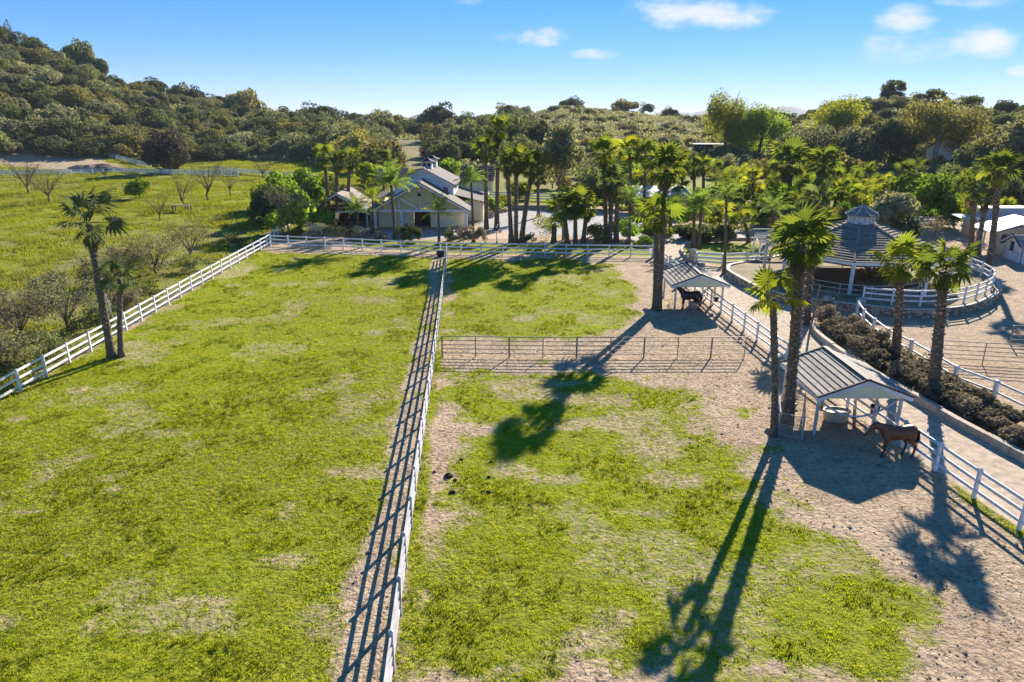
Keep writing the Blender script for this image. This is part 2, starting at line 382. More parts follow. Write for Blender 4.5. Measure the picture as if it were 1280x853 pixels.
def masks(X, Y):
    n = X.size; x = X.ravel(); y = Y.ravel()
    wob = (fbm(x / 2.2, y / 2.2, 4, 11) - .5) * 3.4 + (fbm(x / .45, y / .45, 2, 21) - .5) * .9
    dirt = np.zeros(n)
    sm = lambda d, w: np.clip(.5 - d / w, 0, 1)
    near = (y > 5) & (y < 110) & (np.abs(x) < 120)
    g = np.zeros(n)
    for p, k in ((P_LEFTGRASS, .35), (P_RIGHTGRASS_A, 1.3), (P_RIGHTGRASS_B, 2.0), (P_CENTRE, .1), (P_RSTRIP, .25), (P_LAWN, .2), (P_ISLAND, .1)):
        g = np.maximum(g, sm(sdf(x, y, p) + wob * k, 1.1 * k + .25))
    dark = sm(sdf(x, y, P_YARD), 1.0)
    dirt = np.maximum(dark, sm(sdf(x, y, P_RIGHT), 3.0)) * (1 - g)
    dirt = np.maximum(dirt, sm(sdf(x, y, P_PARK), 1.5) * (1 - sm(sdf(x, y, P_LAWN), .5)))
    for p in P_LEFTBARE: dirt = np.maximum(dirt, (.22 if p[0][0] < -60 and p[0][1] < 130 else .75) * sm(sdf(x, y, p) + wob, 3.0))
    for (px, py, a, b) in SPOTS:
        c = W(px, py); rx = W(px + a, py).x - c.x; ry = abs(W(px, py - b).y - c.y)
        d = np.hypot((x - c.x) / rx, (y - c.y) / ry)
        dirt = np.maximum(dirt, np.clip((1.15 - d + wob * .35) * 1.1, 0, .52))
    # thin, worn turf: patchy everywhere
    worn = np.clip((fbm(x / 3.1, y / 3.1, 4, 41) - .575) * 4.0, 0, .42) * (y < 84) * (x > -32) * (x < 17)
    dirt = np.maximum(dirt, worn)
    d = np.hypot(x, y); a = np.arctan2(x, y)
    D0 = np.interp(a, _TA, _T0)
    dry = np.clip((d - D0 - 4 - 34 * (a < azel(420, 150)[0])) / 40, 0, 1)
    dry = np.maximum(dry, np.clip((fbm(x / 16, y / 16, 3, 61) - .55) * 5, 0, .45) * (y > 40) * ((x < -30) | (y > 130)))
    return np.clip(dirt, 0, 1), np.clip(dry, 0, 1)
DIRT, DRY = masks(GX, GY)
def ground():
    ny, nx = GX.shape
    v = np.stack([GX.ravel(), GY.ravel(), GZ.ravel()], 1)
    i = np.arange(ny - 1)[:, None] * nx + np.arange(nx - 1)[None, :]
    f = np.stack([i, i + 1, i + nx + 1, i + nx], -1).reshape(-1, 4)
    mt = bpy.data.materials.new('ground'); nt, N, L = nm(mt)
    me = npmesh('ground', v, f, mt, smooth=True)
    for nme, arr in (('dirt', DIRT), ('dry', DRY)):
        at = me.attributes.new(nme, 'FLOAT', 'POINT'); at.data.foreach_set('value', arr.astype(np.float32))
    out = N.new('ShaderNodeOutputMaterial'); bs = N.new('ShaderNodeBsdfPrincipled'); L.new(bs.outputs[0], out.inputs[0])
    bs.inputs['Roughness'].default_value = .95; bs.inputs['Specular IOR Level'].default_value = .1
    geo = N.new('ShaderNodeNewGeometry')
    def noise(sc, det=5, ro=.55, st=None):
        n = N.new('ShaderNodeTexNoise'); n.inputs['Scale'].default_value = sc; n.inputs['Detail'].default_value = det; n.inputs['Roughness'].default_value = ro
        L.new(geo.outputs['Position'], n.inputs['Vector'])
        return n.outputs[0]
    def rmp(x, a, b, lo=0., hi=1.):
        n = N.new('ShaderNodeMapRange'); n.inputs['From Min'].default_value = a; n.inputs['From Max'].default_value = b
        n.inputs['To Min'].default_value = lo; n.inputs['To Max'].default_value = hi; L.new(x, n.inputs['Value']); return n.outputs[0]
    def mixc(f_, a, b):
        n = N.new('ShaderNodeMix'); n.data_type = 'RGBA'; L.new(f_, n.inputs['Factor'])
        for s_, x in (('A', a), ('B', b)):
            if isinstance(x, tuple): n.inputs[s_].default_value = (*x, 1)
            else: L.new(x, n.inputs[s_])
        return n.outputs['Result']
    def m(op, a, b):
        n = N.new('ShaderNodeMath'); n.operation = op
        for k, x in enumerate((a, b)):
            if isinstance(x, (int, float)): n.inputs[k].default_value = x
            else: L.new(x, n.inputs[k])
        return n.outputs[0]
    def attr(n_):
        n = N.new('ShaderNodeAttribute'); n.attribute_name = n_; return n.outputs['Fac']
    fine = noise(7, 5, .7); mid = noise(.9, 5); big = noise(.11, 4)
    grass = mixc(rmp(mid, .35, .65), (.225, .245, .013), (.320, .318, .018))
    grass = mixc(rmp(big, .4, .65), grass, (.275, .265, .024))
    grass = mixc(rmp(fine, .50, .585), grass, (.066, .062, .022))  # dark soil and shade between tufts, both put into the colour
    grass = mixc(rmp(noise(2.6, 6, .72), .50, .64), grass, (.120, .145, .013))
    grass = mixc(rmp(noise(.055, 3), .42, .6), grass, mixc(rmp(mid, .4, .6), (.19, .235, .014), (.27, .29, .016)))
    dcol = mixc(rmp(mid, .35, .65), (.44, .325, .210), (.565, .43, .29))
    dcol = mixc(rmp(noise(.23, 4), .45, .7), dcol, (.42, .295, .20))
    dcol = mixc(rmp(noise(1.3, 7, .7), .52, .64), dcol, (.31, .24, .175))
    dcol = mixc(rmp(noise(4.5, 6, .75), .50, .62), dcol, (.21, .155, .108))
    dcol = mixc(rmp(noise(2.3, 6, .75), .57, .68), dcol, (.62, .50, .36))
    dry = mixc(rmp(noise(.3, 6, .7), .38, .62), (.30, .23, .13), (.17, .16, .07))
    col = mixc(attr('dry'), grass, dry)
    e = rmp(m('ADD', attr('dirt'), m('MULTIPLY', m('SUBTRACT', noise(3.2, 7, .75), .5), 1.7)), .27, .70)
    col = mixc(e, col, dcol)
    L.new(col, bs.inputs['Base Color'])
    bp = N.new('ShaderNodeBump'); bp.inputs['Strength'].default_value = 1.0; bp.inputs['Distance'].default_value = .19
    L.new(m('ADD', m('MULTIPLY', noise(5, 5, .65), .8), m('MULTIPLY', noise(1.6, 3), .5)), bp.inputs['Height']); L.new(bp.outputs[0], bs.inputs['Normal'])
    o = link('ground', me); tag(o, kind='structure')
ground()

def sheet(name, pts, z, m_, px=True):
    P = [W(*p) for p in pts] if px else [Vector((*p, 0)) for p in pts]
    me = bpy.data.meshes.new(name); me.from_pydata([(p.x, p.y, z) for p in P], [], [tuple(range(len(P)))]); me.materials.append(m_)
    return tag(link(name, me), kind='structure')
M['drive'] = mat('gravel_drive', (.58, .46, .345), (.37, .29, .215), 2.4, .95, 1.0, 18)
M['concrete'] = mat('concrete', (.36, .345, .34), (.28, .268, .262), .7, .9, .3, 10)
M['clay'] = mat('clay_path', (.55, .38, .27), (.46, .31, .22), 1.0, .95, .3, 10)
sheet('driveway', [(1330, 697), (1187, 602), (1000, 471), (913, 401), (885, 381), (842, 341), (818, 320), (800, 303), (842, 297), (850, 306), (852, 318), (868, 331), (900, 337), (909, 345), (929, 358), (950, 370), (985, 380), (1012, 392), (1014, 404), (1022, 420), (1048, 438), (1121, 480), (1197, 525), (1330, 600)], .004, M['drive'])
sheet('parking_yard', [(600, 270), (640, 262), (700, 260), (760, 264), (860, 284), (960, 290), (962, 301), (900, 301), (866, 301), (850, 305), (842, 295), (800, 301), (760, 297), (690, 294), (640, 294), (600, 292)], .008, M['concrete'])
sheet('clay_patch', [(600, 289), (655, 289), (660, 299), (600, 299)], .012, M['clay'])
sheet('clay_walk', [(470, 288), (590, 288), (592, 299), (468, 299)], .006, M['concrete'])
sheet('dirt_road', [(-60, 207), (90, 207), (150, 212), (120, 214.5), (-60, 215)], .05, M['clay'])
# ---------------------------------------------------------------- grass
def blades(name, X, Y, n_bl, h, w, spread, m_, hv=.5, zoff=0.0):
    k = len(X); n = k * n_bl
    x = np.repeat(X, n_bl) + rng.normal(0, spread, n); y = np.repeat(Y, n_bl) + rng.normal(0, spread, n)
    z = height(x, y) + zoff; a = rng.uniform(0, 2 * np.pi, n); hh = np.repeat(np.broadcast_to(h, k), n_bl) * rng.uniform(1 - hv, 1 + hv, n); ww = w * rng.uniform(.6, 1.4, n)
    lx = rng.normal(0, .45, n) * hh; ly = rng.normal(0, .45, n) * hh
    dx, dy = np.cos(a) * ww, np.sin(a) * ww
    p0 = np.stack([x - dx, y - dy, z - .01], 1); p1 = np.stack([x + dx, y + dy, z - .01], 1); p2 = np.stack([x + lx, y + ly, z + hh], 1)
    v = np.stack([p0, p1, p2], 1).reshape(-1, 3); f = np.arange(3 * n).reshape(-1, 3)
    return link(name, npmesh(name, v, f, m_))
def scatter_pasture(n, y0, y1, dens):
    X = rng.uniform(-40, 40, n); Y = y0 + (y1 - y0) * rng.uniform(0, 1, n)
    ok = (np.abs(X) < Y * .78 + 3); X, Y = X[ok], Y[ok]
    d, _ = masks(X, Y)
    c = fbm(X / .26, Y / .20, 2, 77)
    d = d + (fbm(X / .32, Y / .32, 3, 21) - .5) * 1.5
    ok = (d < .40) & (c > .47 + .10 * rng.uniform(size=len(X))) & (sdf(X, Y, P_ALL) < 0)
    return X[ok], Y[ok]
P_ALL = PX([(-900, 900), (-60, 540), (0, 506), (180, 402), (332, 304), (560, 320), (815, 321), (838, 338), (900, 395), (1185, 600), (1300, 672), (1700, 1100)])
X1, Y1 = scatter_pasture(430000, 12, 46, 1)
X2, Y2 = scatter_pasture(170000, 46, 82, 1)
tag(blades('pasture_grass', np.concatenate([X1, X2]), np.concatenate([Y1, Y2]), 4, np.concatenate([np.full(len(X1), .055), np.full(len(X2), .085)]), .018, .07, M['blade'], .7), kind='stuff')
def tussocks():
    X = rng.uniform(-40, 24, 60000); Y = rng.uniform(12, 84, 60000)
    c = fbm(X / 1.5, Y / 1.5, 3, 301); d, _ = masks(X, Y)
    ok = (c > .56) & (d < .3) & (np.abs(X) < Y * .78 + 3) & (sdf(X, Y, P_ALL) < 0); X, Y = X[ok], Y[ok]
    tag(blades('grass_tussocks', X, Y, 7, .13, .022, .06, M['tuss'], .5), kind='stuff')
M['tuss'] = mat('tussock_blades', (.20, .225, .016), (.10, .12, .012), scale=.4, rough=.7, island=.8, trans=.45, tcol=(1.5, 1.45, .5), spec=.1)
tussocks()
# straw and hoof-kicked litter on the bare ground
def scatter_straw():
    X = rng.uniform(-32, 30, 60000); Y = rng.uniform(12, 60, 60000); d, _ = masks(X, Y)
    ok = (d > .25) & (sdf(X, Y, P_ALL) < 0) & (fbm(X / 1.3, Y / 1.3, 3, 88) > .45); X, Y = X[ok], Y[ok]
    n = len(X); a = rng.uniform(0, 2 * np.pi, n); l = rng.uniform(.05, .16, n); w = .012
    cx, cy = np.cos(a) * l, np.sin(a) * l; dx, dy = -np.sin(a) * w, np.cos(a) * w; z0 = rng.uniform(.005, .04, n); z1 = rng.uniform(.005, .05, n)
    v = np.stack([np.stack([X - cx, Y - cy, z0], 1), np.stack([X + dx, Y + dy, z0 + .02], 1), np.stack([X + cx, Y + cy, z1], 1)], 1).reshape(-1, 3)
    tag(link('straw_litter', npmesh('straw_litter', v, np.arange(3 * n).reshape(-1, 3), M['straw'])), kind='stuff')
scatter_straw()
def clods():
    n = 26000
    X = rng.uniform(-12, 40, n); Y = rng.uniform(13, 66, n); d, _ = masks(X, Y)
    ok = (d > .6) & (np.abs(X) < Y * .8 + 2) & (sdf(X, Y, P_ALL) < 0) & (fbm(X / 1.1, Y / 1.1, 3, 501) > .5); X, Y = X[ok], Y[ok]; n = len(X)
    s = rng.uniform(.015, .05, n) * (1 + 1.4 * (rng.uniform(size=n) > .96)); v = []
    for k in range(4):
        a = k * np.pi / 2 + rng.uniform(-.4, .4, n); v.append(np.stack([X + np.cos(a) * s * 1.3, Y + np.sin(a) * s * 1.3, np.full(n, -.004)], 1))
    v.append(np.stack([X + rng.normal(0, .3, n) * s, Y + rng.normal(0, .3, n) * s, s * 1.0], 1))
    v = np.stack(v, 1).reshape(-1, 3); i = np.arange(n)[:, None] * 5; f = np.concatenate([i + np.array([[0, 1, 4]]), i + np.array([[1, 2, 4]]), i + np.array([[2, 3, 4]]), i + np.array([[3, 0, 4]])])
    tag(link('dirt_clods', npmesh('dirt_clods', v, f, M['clod'])), kind='stuff')
M['clod'] = mat('clod_earth', (.34, .26, .185), (.12, .085, .06), .6, .95, island=1.4)
clods()
# rougher meadow left of the paddock fence and lawns beyond
def meadow():
    n = 260000
    X = rng.uniform(-150, -24, n); Y = rng.uniform(36, 250, n)
    ok = (np.abs(X) < Y * .80 + 4); X, Y = X[ok], Y[ok]
    fx = np.interp(Y, [36, 95], [-29.8, -34.2])
    d, dr = masks(X, Y)
    ok = ((X < fx - .3) | (Y > 96)) & (X < -28) & (fbm(X / 2.3, Y / 2.3, 4, 91) > .47) & (d < .5) & (dr < .6)
    X, Y = X[ok], Y[ok]
    tag(blades('meadow_grass', X, Y, 4, .14 + .34 * np.clip(fbm(X / 6, Y / 6, 3, 401) * 2.4 - .9, 0, 1), .055, .20, M['blade_l'], .7), kind='stuff')
meadow()

# ---------------------------------------------------------------- fences
def resample(pts, step):
    P = [Vector(p) for p in pts]; L_ = [(P[i + 1] - P[i]).length for i in range(len(P) - 1)]; tot = sum(L_); n = max(1, round(tot / step)); o = []
    for k in range(n + 1):
        s = tot * k / n; i = 0
        while i < len(L_) - 1 and s > L_[i]: s -= L_[i]; i += 1
        o.append(P[i].lerp(P[i + 1], min(1, s / L_[i])))
    return o
def post_mesh(m_, w, h, cap=True):
    k = ('post', m_.name, w, h)
    if k not in _bx:
        b = MB().box((0, 0, h / 2 - .1), (w, w, h + .2))
        if cap:
            c = w / 2 + .012
            b.add([(-c, -c, h + .002), (c, -c, h + .002), (c, c, h + .002), (-c, c, h + .002), (-c, -c, h + .03), (c, -c, h + .03), (c, c, h + .03), (-c, c, h + .03), (0, 0, h + .07)],
                  [(3, 2, 1, 0), (0, 1, 5, 4), (1, 2, 6, 5), (2, 3, 7, 6), (3, 0, 4, 7), (4, 5, 8), (5, 6, 8), (6, 7, 8), (7, 4, 8)])
        me = bpy.data.meshes.new('post'); me.from_pydata(b.v, [], b.f); me.materials.append(m_); _bx[k] = me
    return _bx[k]
def fence(name, label, pts, rails, step=2.44, m_=None, pw=.13, rh=.14, rw=.045, ph=None, group=None, flat=False, zb=0.0, cat='fence', cap=True, jit=.0):
    m_ = m_ or M['white']; P = resample(pts, step)
    for p in P: p.z = (zb if flat else hz(p.x, p.y))
    root = thing(name, label, cat, P[0], group); o0 = P[0]
    ph = ph or rails[-1] + .1
    for i, p in enumerate(P):
        o = link('post', post_mesh(m_, pw, ph, cap), root); o.location = p - o0
        q = P[min(i + 1, len(P) - 1)] - P[max(i - 1, 0)]
        o.rotation_euler = (random.gauss(0, jit), random.gauss(0, jit), math.atan2(q.y, q.x))
    for i in range(len(P) - 1):
        for z in rails:
            a = P[i] - o0; b = P[i + 1] - o0; d = (b - a).normalized(); sd = Vector((-d.y, d.x, 0)) * 0
            bar('rail', a + Vector((0, 0, z + random.gauss(0, jit))) + d * (pw / 2 - .01) + sd, b + Vector((0, 0, z + random.gauss(0, jit))) - d * (pw / 2 - .01) + sd, rw, rh, m_, root)
    return root
A_ = W(-140, 592); C_ = W(336, 308)
fence('paddock_fence', 'long white three-rail fence along the left edge of the pasture', [A_, W(0, 505), W(125, 433), W(236, 366), C_, W(352, 292), W(372, 276)], (.38, .85, 1.32), 2.44, jit=.011)
bk = [C_ + Vector((.25, 0, 0)), W(560, 318), W(700, 320), W(815, 322)]
fence('paddock_fence', 'white rail fence running across the far end of the pasture', bk, (.38, .85, 1.32), 2.44, jit=.011)
fence('paddock_fence', 'white four-rail fence dividing the two pastures, seen almost end-on', [W(559, 322), W(545, 440), W(521, 610), W(506, 720), W(490, 853), W(481, 930)], (.30, .65, 1.0, 1.36), 2.44, pw=.12, rh=.11, m_=M['white_old'], jit=.013)
RF = [W(836, 337), W(889, 383), W(1000, 468), W(1187, 602), W(1233, 635), W(1340, 710)]
fence('paddock_fence', 'white rail fence between the horse paddocks and gravel drive', RF, (.40, .88, 1.34), 2.44, m_=M['white'], jit=.013)
fence('paddock_fence', 'white rail fence along the upper side of the dark hedge strip', [W(1070, 395), W(1080, 410), W(1108, 432), W(1154, 456), W(1185, 479), W(1216, 490), W(1253, 506), W(1340, 550)], (.55, 1.15), 2.6, pw=.2, rh=.12, jit=.011)
# gate by the drive
g = thing('paddock_gate', 'white panel gate closing the corner beside the drive', 'gate', W(816, 322))
for p in (W(817, 322), W(837, 337)):
    o = link('gate_post', post_mesh(M['white_old'], .26, 1.5), g); o.location = p - g.location
for z in (.4, .8, 1.2): bar('rail', W(819, 323.5) - g.location + Vector((0, 0, z)), W(834, 335) - g.location + Vector((0, 0, z)), .05, .12, M['white_old'], g)
# steel pipe cross fence
def pipe_fence(label, pts, step, h, n, m_, r=.036, pr=.06, group=None, zb=0.0, name='pipe_fence', cat='fence'):
    P = resample(pts, step); o0 = P[0].copy(); o0.z = zb; root = thing(name, label, cat, o0, group)
    for i, p in enumerate(P):
        q = p - P[0]; MB().tube([q + Vector((0, 0, -.05)), q + Vector((0, 0, h))], pr if i % 2 == 0 else pr * .6, 6).build('post', m_, root)
    for i in range(len(P) - 1):
        a, b = P[i] - P[0], P[i + 1] - P[0]
        for k in range(n):
            z = Vector((0, 0, h * (1 - k / n) - .02)); MB().tube([a + z, b + z], r, 5).build('rail', m_, root)
    return root
pipe_fence('low steel pipe fence crossing between the two right-hand pastures', [W(553, 446), W(700, 448), W(930, 447)], 2.3, 1.5, 5, M['pipe'])
pipe_fence('rusty pipe panel fence across the bare arena at right', [W(1172, 452), W(1280, 458), W(1400, 464)], 2.9, 1.5, 5, M['pipe'])
pipe_fence('pipe fence along the back of the bare arena at right', [W(1262, 430), W(1400, 434)], 2.9, 1.4, 4, M['pipe'])
# far white fences
FAR = [('distant white rail fence crossing the meadow in front of the dirt road', [(-40, 217), (150, 217), (235, 219), (298, 221)], 3),
       ('short white rail fence stepping down the hill foot at left', [(97, 186), (130, 195), (160, 203), (188, 209)], 3),
       ('white rail fence on the slope behind the barn cupolas', [(556, 196), (580, 192), (620, 190)], 2),
       ('white rail fence in front of the bright back lawn', [(578, 248), (640, 250), (700, 252), (770, 256)], 3),
       ('white rail fence along the foot of the scrub hill', [(640, 190), (680, 190), (712, 188), (745, 186)], 2),
       ('short white rail fence by the small tank below the hill', [(655, 204), (690, 206), (705, 207)], 2),
       ('white rail fence behind the arena and pale flowering bush', [(1100, 282), (1140, 283), (1192, 284)], 3),
       ('white rail fence in front of the island lawn', [(870, 331), (905, 333), (962, 331)], 3),
       ('white rail fence behind the palms beyond the gazebo', [(990, 272), (1030, 274), (1075, 275)], 3),
       ('white rail fence by the bare trees on the meadow', [(268, 214), (300, 218), (372, 224), (400, 226)], 2)]
for lb, pp, nr in FAR:
    fence('paddock_fence', lb, [G(*p) for p in pp], (.4, .85, 1.3)[-nr:], 2.6, rh=.24, pw=.22, rw=.06, cap=False, jit=.01)

# ---------------------------------------------------------------- roofs
def courses(A, B, C, D, n, th, ov=.03):
    """wedge shaped courses between eave A-B and ridge D-C"""
    A, B, C, D = map(Vector, (A, B, C, D)); nn = (B - A).cross(D - A).normalized()
    if nn.z < 0: nn = -nn
    out = []
    for i in range(n):
        t0 = i / n; t1 = min(1, (i + 1) / n + ov / n * 2)
        p = [A.lerp(D, t0), B.lerp(C, t0), B.lerp(C, t1), A.lerp(D, t1)]
        jz = random.uniform(.85, 1.15) * th
        out.append(([p[0], p[1], p[0] + nn * jz, p[1] + nn * jz, p[3] + nn * th * .12, p[2] + nn * th * .12, p[3] - nn * .02, p[2] - nn * .02],
                    [(2, 3, 5, 4), (0, 1, 3, 2), (0, 2, 4, 6), (1, 7, 5, 3), (4, 5, 7, 6), (0, 6, 7, 1)]))
    return out
def slope(A, B, C, D, n, th, m_, parent, name='roof_slope', split=False):
    base = MB(); A, B, C, D = map(Vector, (A, B, C, D)); nn = (B - A).cross(D - A).normalized()
    if nn.z < 0: nn = -nn
    cs = courses(A, B, C, D, n, th)
    if split:
        base.extr([A - nn * .012, B - nn * .012, C - nn * .012, D - nn * .012], -nn * .05); o = base.build(name, M['wood'], parent)
        for v, f in cs: MB().add(v, f).build('roof_course', m_, o)
    else:
        for v, f in cs: base.add(v, f)
        base.extr([A - nn * .022, B - nn * .022, C - nn * .022, D - nn * .022], -nn * .05); o = base.build(name, m_, parent)
    return o

# ---------------------------------------------------------------- loafing sheds
def shed(label, fx, fy, length, postsX):
    """fx,fy: ground point below the front gable centre"""
    r = thing('horse_shelter', label, 'shelter', (fx, fy, 0))
    hw, ez, az = 2.4, 2.28, 3.2
    y0, y1 = -.15, length
    ridge0, ridge1 = Vector((0, y0, az)), Vector((0, y1, az))
    for s in (-1, 1):
        A = Vector((s * hw, y0, ez)); B = Vector((s * hw, y1, ez))
        slope(A, B, ridge1, ridge0, 8, .055, M['roof_light'], r, split=True)
        bar('fascia', A + Vector((0, -.0, -.12)), B + Vector((0, 0, -.12)), .04, .2, M['white'], r)
        # barge boards and dark edge
        for y in (y0 - .03, y1 + .03):
            bar('bargeboard', (s * (hw + .02), y, ez - .13), (s * .012, y, az - .13), .05, .22, M['white'], r)
            bar('roof_edge', (s * (hw + .05), y - math.copysign(.015, length / 2 - y), ez + .02), (s * .012, y - math.copysign(.015, length / 2 - y), az + .04), .09, .10, M['trim_dark'], r)
    MB().beam(ridge0 + Vector((0, -.06, .05)), ridge1 + Vector((0, .06, .05)), .26, .08).build('ridge_cap', M['trim_dark'], r)
    for y in (y0 + .06, y1 - .06):
        n = 4
        for k in range(n):
            xa, xb = -hw * .92 + k * hw * 1.84 / n, -hw * .92 + (k + 1) * hw * 1.84 / n
            za = lambda x: az - (az - ez) * abs(x) / hw - .10
            pl = [(xa + .006, y, ez - .1), (xb - .006, y, ez - .1), (xb - .006, y, za(xb)), (xa + .006, y, za(xa))]
            if xa < 0 < xb: pl.insert(3, (0, y, za(0)))
            MB().extr(pl, (0, .03, 0)).build('gable_panel', M['wall'], r)
    for x in postsX:
        for y in (.25, length * .5, length - .3):
            if x < 0 and abs(y - length * .5) < .1: continue
            MB().box((x, y, ez / 2 - .06), (.13, .13, ez + .02)).build('post', M['white_old'], r)
    for x in postsX: bar('header_beam', (x, y0 + .1, ez - .02), (x, y1 - .1, ez - .02), .1, .16, M['wood'], r)
    for y in (.25, length - .3): bar('cross_beam', (postsX[0], y, ez - .13), (postsX[1], y, ez - .13), .09, .16, M['white_old'], r)
    return r
shed('open gabled horse shelter by the drive, nearer one above the brown horse', 17.95, 32.1, 4.9, (-2.15, 2.1))
shed('open gabled horse shelter farther up the drive over the black horse', 15.75, 55.6, 4.9, (-1.95, 2.0))
# things under the near shelter
t = thing('water_trough', 'cream oval stock tank under the nearer horse shelter', 'trough', W(1044, 526))
MB().lathe([(.50, 0), (.56, .05), (.60, .55), (.64, .58), (.64, .63), (.57, .63), (.55, .56)], (0, 0, 0), 20, 1.15, .8).build('tub', M['tub'], t, True)
MB().lathe([(.55, .50), (.55, .52)], (0, 0, 0), 20, 1.15, .8).build('water', M['water'], t)
t = thing('water_trough', 'pale round tub on the ground behind the black horse', 'trough', W(866, 386))
MB().lathe([(.36, 0), (.42, .5), (.45, .52), (.45, .56), (.39, .56), (.37, .5)], (0, 0, 0), 16).build('tub', M['tub'], t, True)
def bucket(label, p, s=1.0):
    t = thing('feed_bucket', label, 'bucket', p)
    MB().lathe([(.15 * s, 0), (.20 * s, .36 * s), (.215 * s, .36 * s), (.215 * s, .39 * s), (.185 * s, .39 * s), (.15 * s, .06 * s)], (0, 0, 0), 12).build('tub', M['black'], t, True)
    MB().tube([(.2 * s * math.cos(a), 0, .37 * s + .2 * s * math.sin(a)) for a in np.linspace(0, math.pi, 7)], .012, 5).build('handle', M['iron'], t)
bucket('black feed bucket hung on the fence behind the cream tank', Vector((19.2, 36.0, .78)))
bucket('black feed bucket hung low on the fence behind the sagging strap', Vector((19.55, 33.7, .55)), 1.25)
bucket('small black bucket on the fence beside the black horse', Vector((17.4, 56.2, .7)))
a, b = Vector((15.9, 32.5, 1.95)), Vector((20.0, 32.5, 1.95))
t = MB().tube([a.lerp(b, k / 14) + Vector((0, 0, -1.0 * (1 - (2 * k / 14 - 1) ** 2))) for k in range(15)], .055, 8).build('sagging_strap', M['strap'], None, True)
tag(t, 'pale sagging strap slung between the near shelter front posts', 'strap')
# tree guard round the two palms
tg = thing('tree_guard', 'small steel mesh pen around two palm trunks by shelter', 'pen', W(985, 530))
c4 = [W(972, 545), W(1002, 552), W(1003, 520), W(970, 512)]
c4 = [p - tg.location for p in c4]
for i in range(4):
    a, b = c4[i], c4[(i + 1) % 4]
    MB().tube([a, a + Vector((0, 0, 1.35))], .035, 6).build('post', M['pipe_pale'], tg)
    for z in (.12, .7, 1.32): MB().tube([a + Vector((0, 0, z)), b + Vector((0, 0, z))], .02, 5).build('rail', M['pipe_pale'], tg)
    mb = MB()
    for k in range(1, 12): q = a.lerp(b, k / 12); mb.tube([q + Vector((0, 0, .12)), q + Vector((0, 0, 1.32))], .006, 3, False)
    for k in range(1, 8): z = Vector((0, 0, .12 + k * .15)); mb.tube([a + z, b + z], .006, 3, False)
    tag(mb.build('wire_mesh', M['pipe_pale'], tg), kind='stuff')
# ---------------------------------------------------------------- palms
def fan_frond(seed):
    r = random.Random(seed); v = []; f = []
    Lp, Lb, n = r.uniform(.85, 1.15), r.uniform(1.0, 1.22), 14
    # petiole: thin triangular rod
    for i in range(4):
        t = i / 3; w = .045 * (1 - .5 * t); z = -.10 * t * t
        v += [(Lp * t, -w, z), (Lp * t, w, z), (Lp * t, 0, z - w)]
    for i in range(3):
        for j in range(3): f.append((i * 3 + j, i * 3 + (j + 1) % 3, i * 3 + 3 + (j + 1) % 3, i * 3 + 3 + j))
    c = len(v); zc = -.10; v.append((Lp, 0, zc)); a0, a1 = R(-128), R(128)
    def pt(a, rr, z): return (Lp + rr * math.cos(a), rr * math.sin(a), zc + z - .16 * (rr / Lb) ** 2 - .10 * abs(math.sin(a)) * rr)
    for i in range(n + 1):
        a = a0 + (a1 - a0) * i / n; k = (.62 + .38 * math.cos(a * .5)) * Lb
        v.append(pt(a, k * .56, .05))
    for i in range(n):
        a = a0 + (a1 - a0) * (i + .5) / n; k = (.62 + .38 * math.cos(a * .5)) * Lb * r.uniform(.88, 1.08)
        v.append(pt(a, k * .55, -.035)); v.append(pt(a + r.gauss(0, .03), k, -.10 - r.uniform(0, .34)))
    for i in range(n):
        b0, b1 = c + 1 + i, c + 2 + i; m_, tp = c + 2 + n + 2 * i, c + 3 + n + 2 * i
        f += [(c, b0, m_), (c, m_, b1), (b0, tp, m_), (m_, tp, b1)]
    return v, f
def feather_frond(seed):
    r = random.Random(seed); v = []; f = []
    Ln, n = 2.9, 26; pts = []
    for i in range(n + 1):
        t = i / n; pts.append(Vector((Ln * (t - .16 * t ** 3), 0, .55 * t - 1.35 * t * t)))
    for i in range(0, n, 2):
        a, b = pts[i], pts[i + 2]; w = .035 * (1 - i / n) + .008; o = len(v)
        v += [(a.x, -w, a.z), (a.x, w, a.z), (b.x, w * .8, b.z), (b.x, -w * .8, b.z)]; f.append((o, o + 1, o + 2, o + 3))
    for i in range(3, n + 1):
        t = i / n; l = .62 * math.sin(math.pi * min(1, .18 + .82 * t)) ** .6 + .08
        for s in (-1, 1):
            p = pts[i] if i < n else pts[n]; q = pts[i - 1]; o = len(v)
            dx = .28 + r.uniform(-.1, .15); dz = r.uniform(-.75, .15)
            tip = Vector((p.x + l * dx, s * l * .85, p.z + l * dz * .8)); m_ = p.lerp(tip, .5) + Vector((0, 0, .06))
            w = Vector((.032, 0, .01))
            v += [q.lerp(p, .4), p, m_ + w, tip, m_ - w]; f += [(o, o + 4, o + 2, o + 1), (o + 4, o + 3, o + 2)]
    return v, f
_fv = {k: [g_(s) for s in range(3)] for k, g_ in (('fan', fan_frond), ('queen', feather_frond))}
_fm = {}
def frond_mesh(kind, i, m_):
    k = (kind, i, m_.name)
    if k not in _fm:
        v, f = _fv[kind][i]; me = bpy.data.meshes.new('frond'); me.from_pydata([tuple(x) for x in v], [], f); me.materials.append(m_); _fm[k] = me
    return _fm[k]
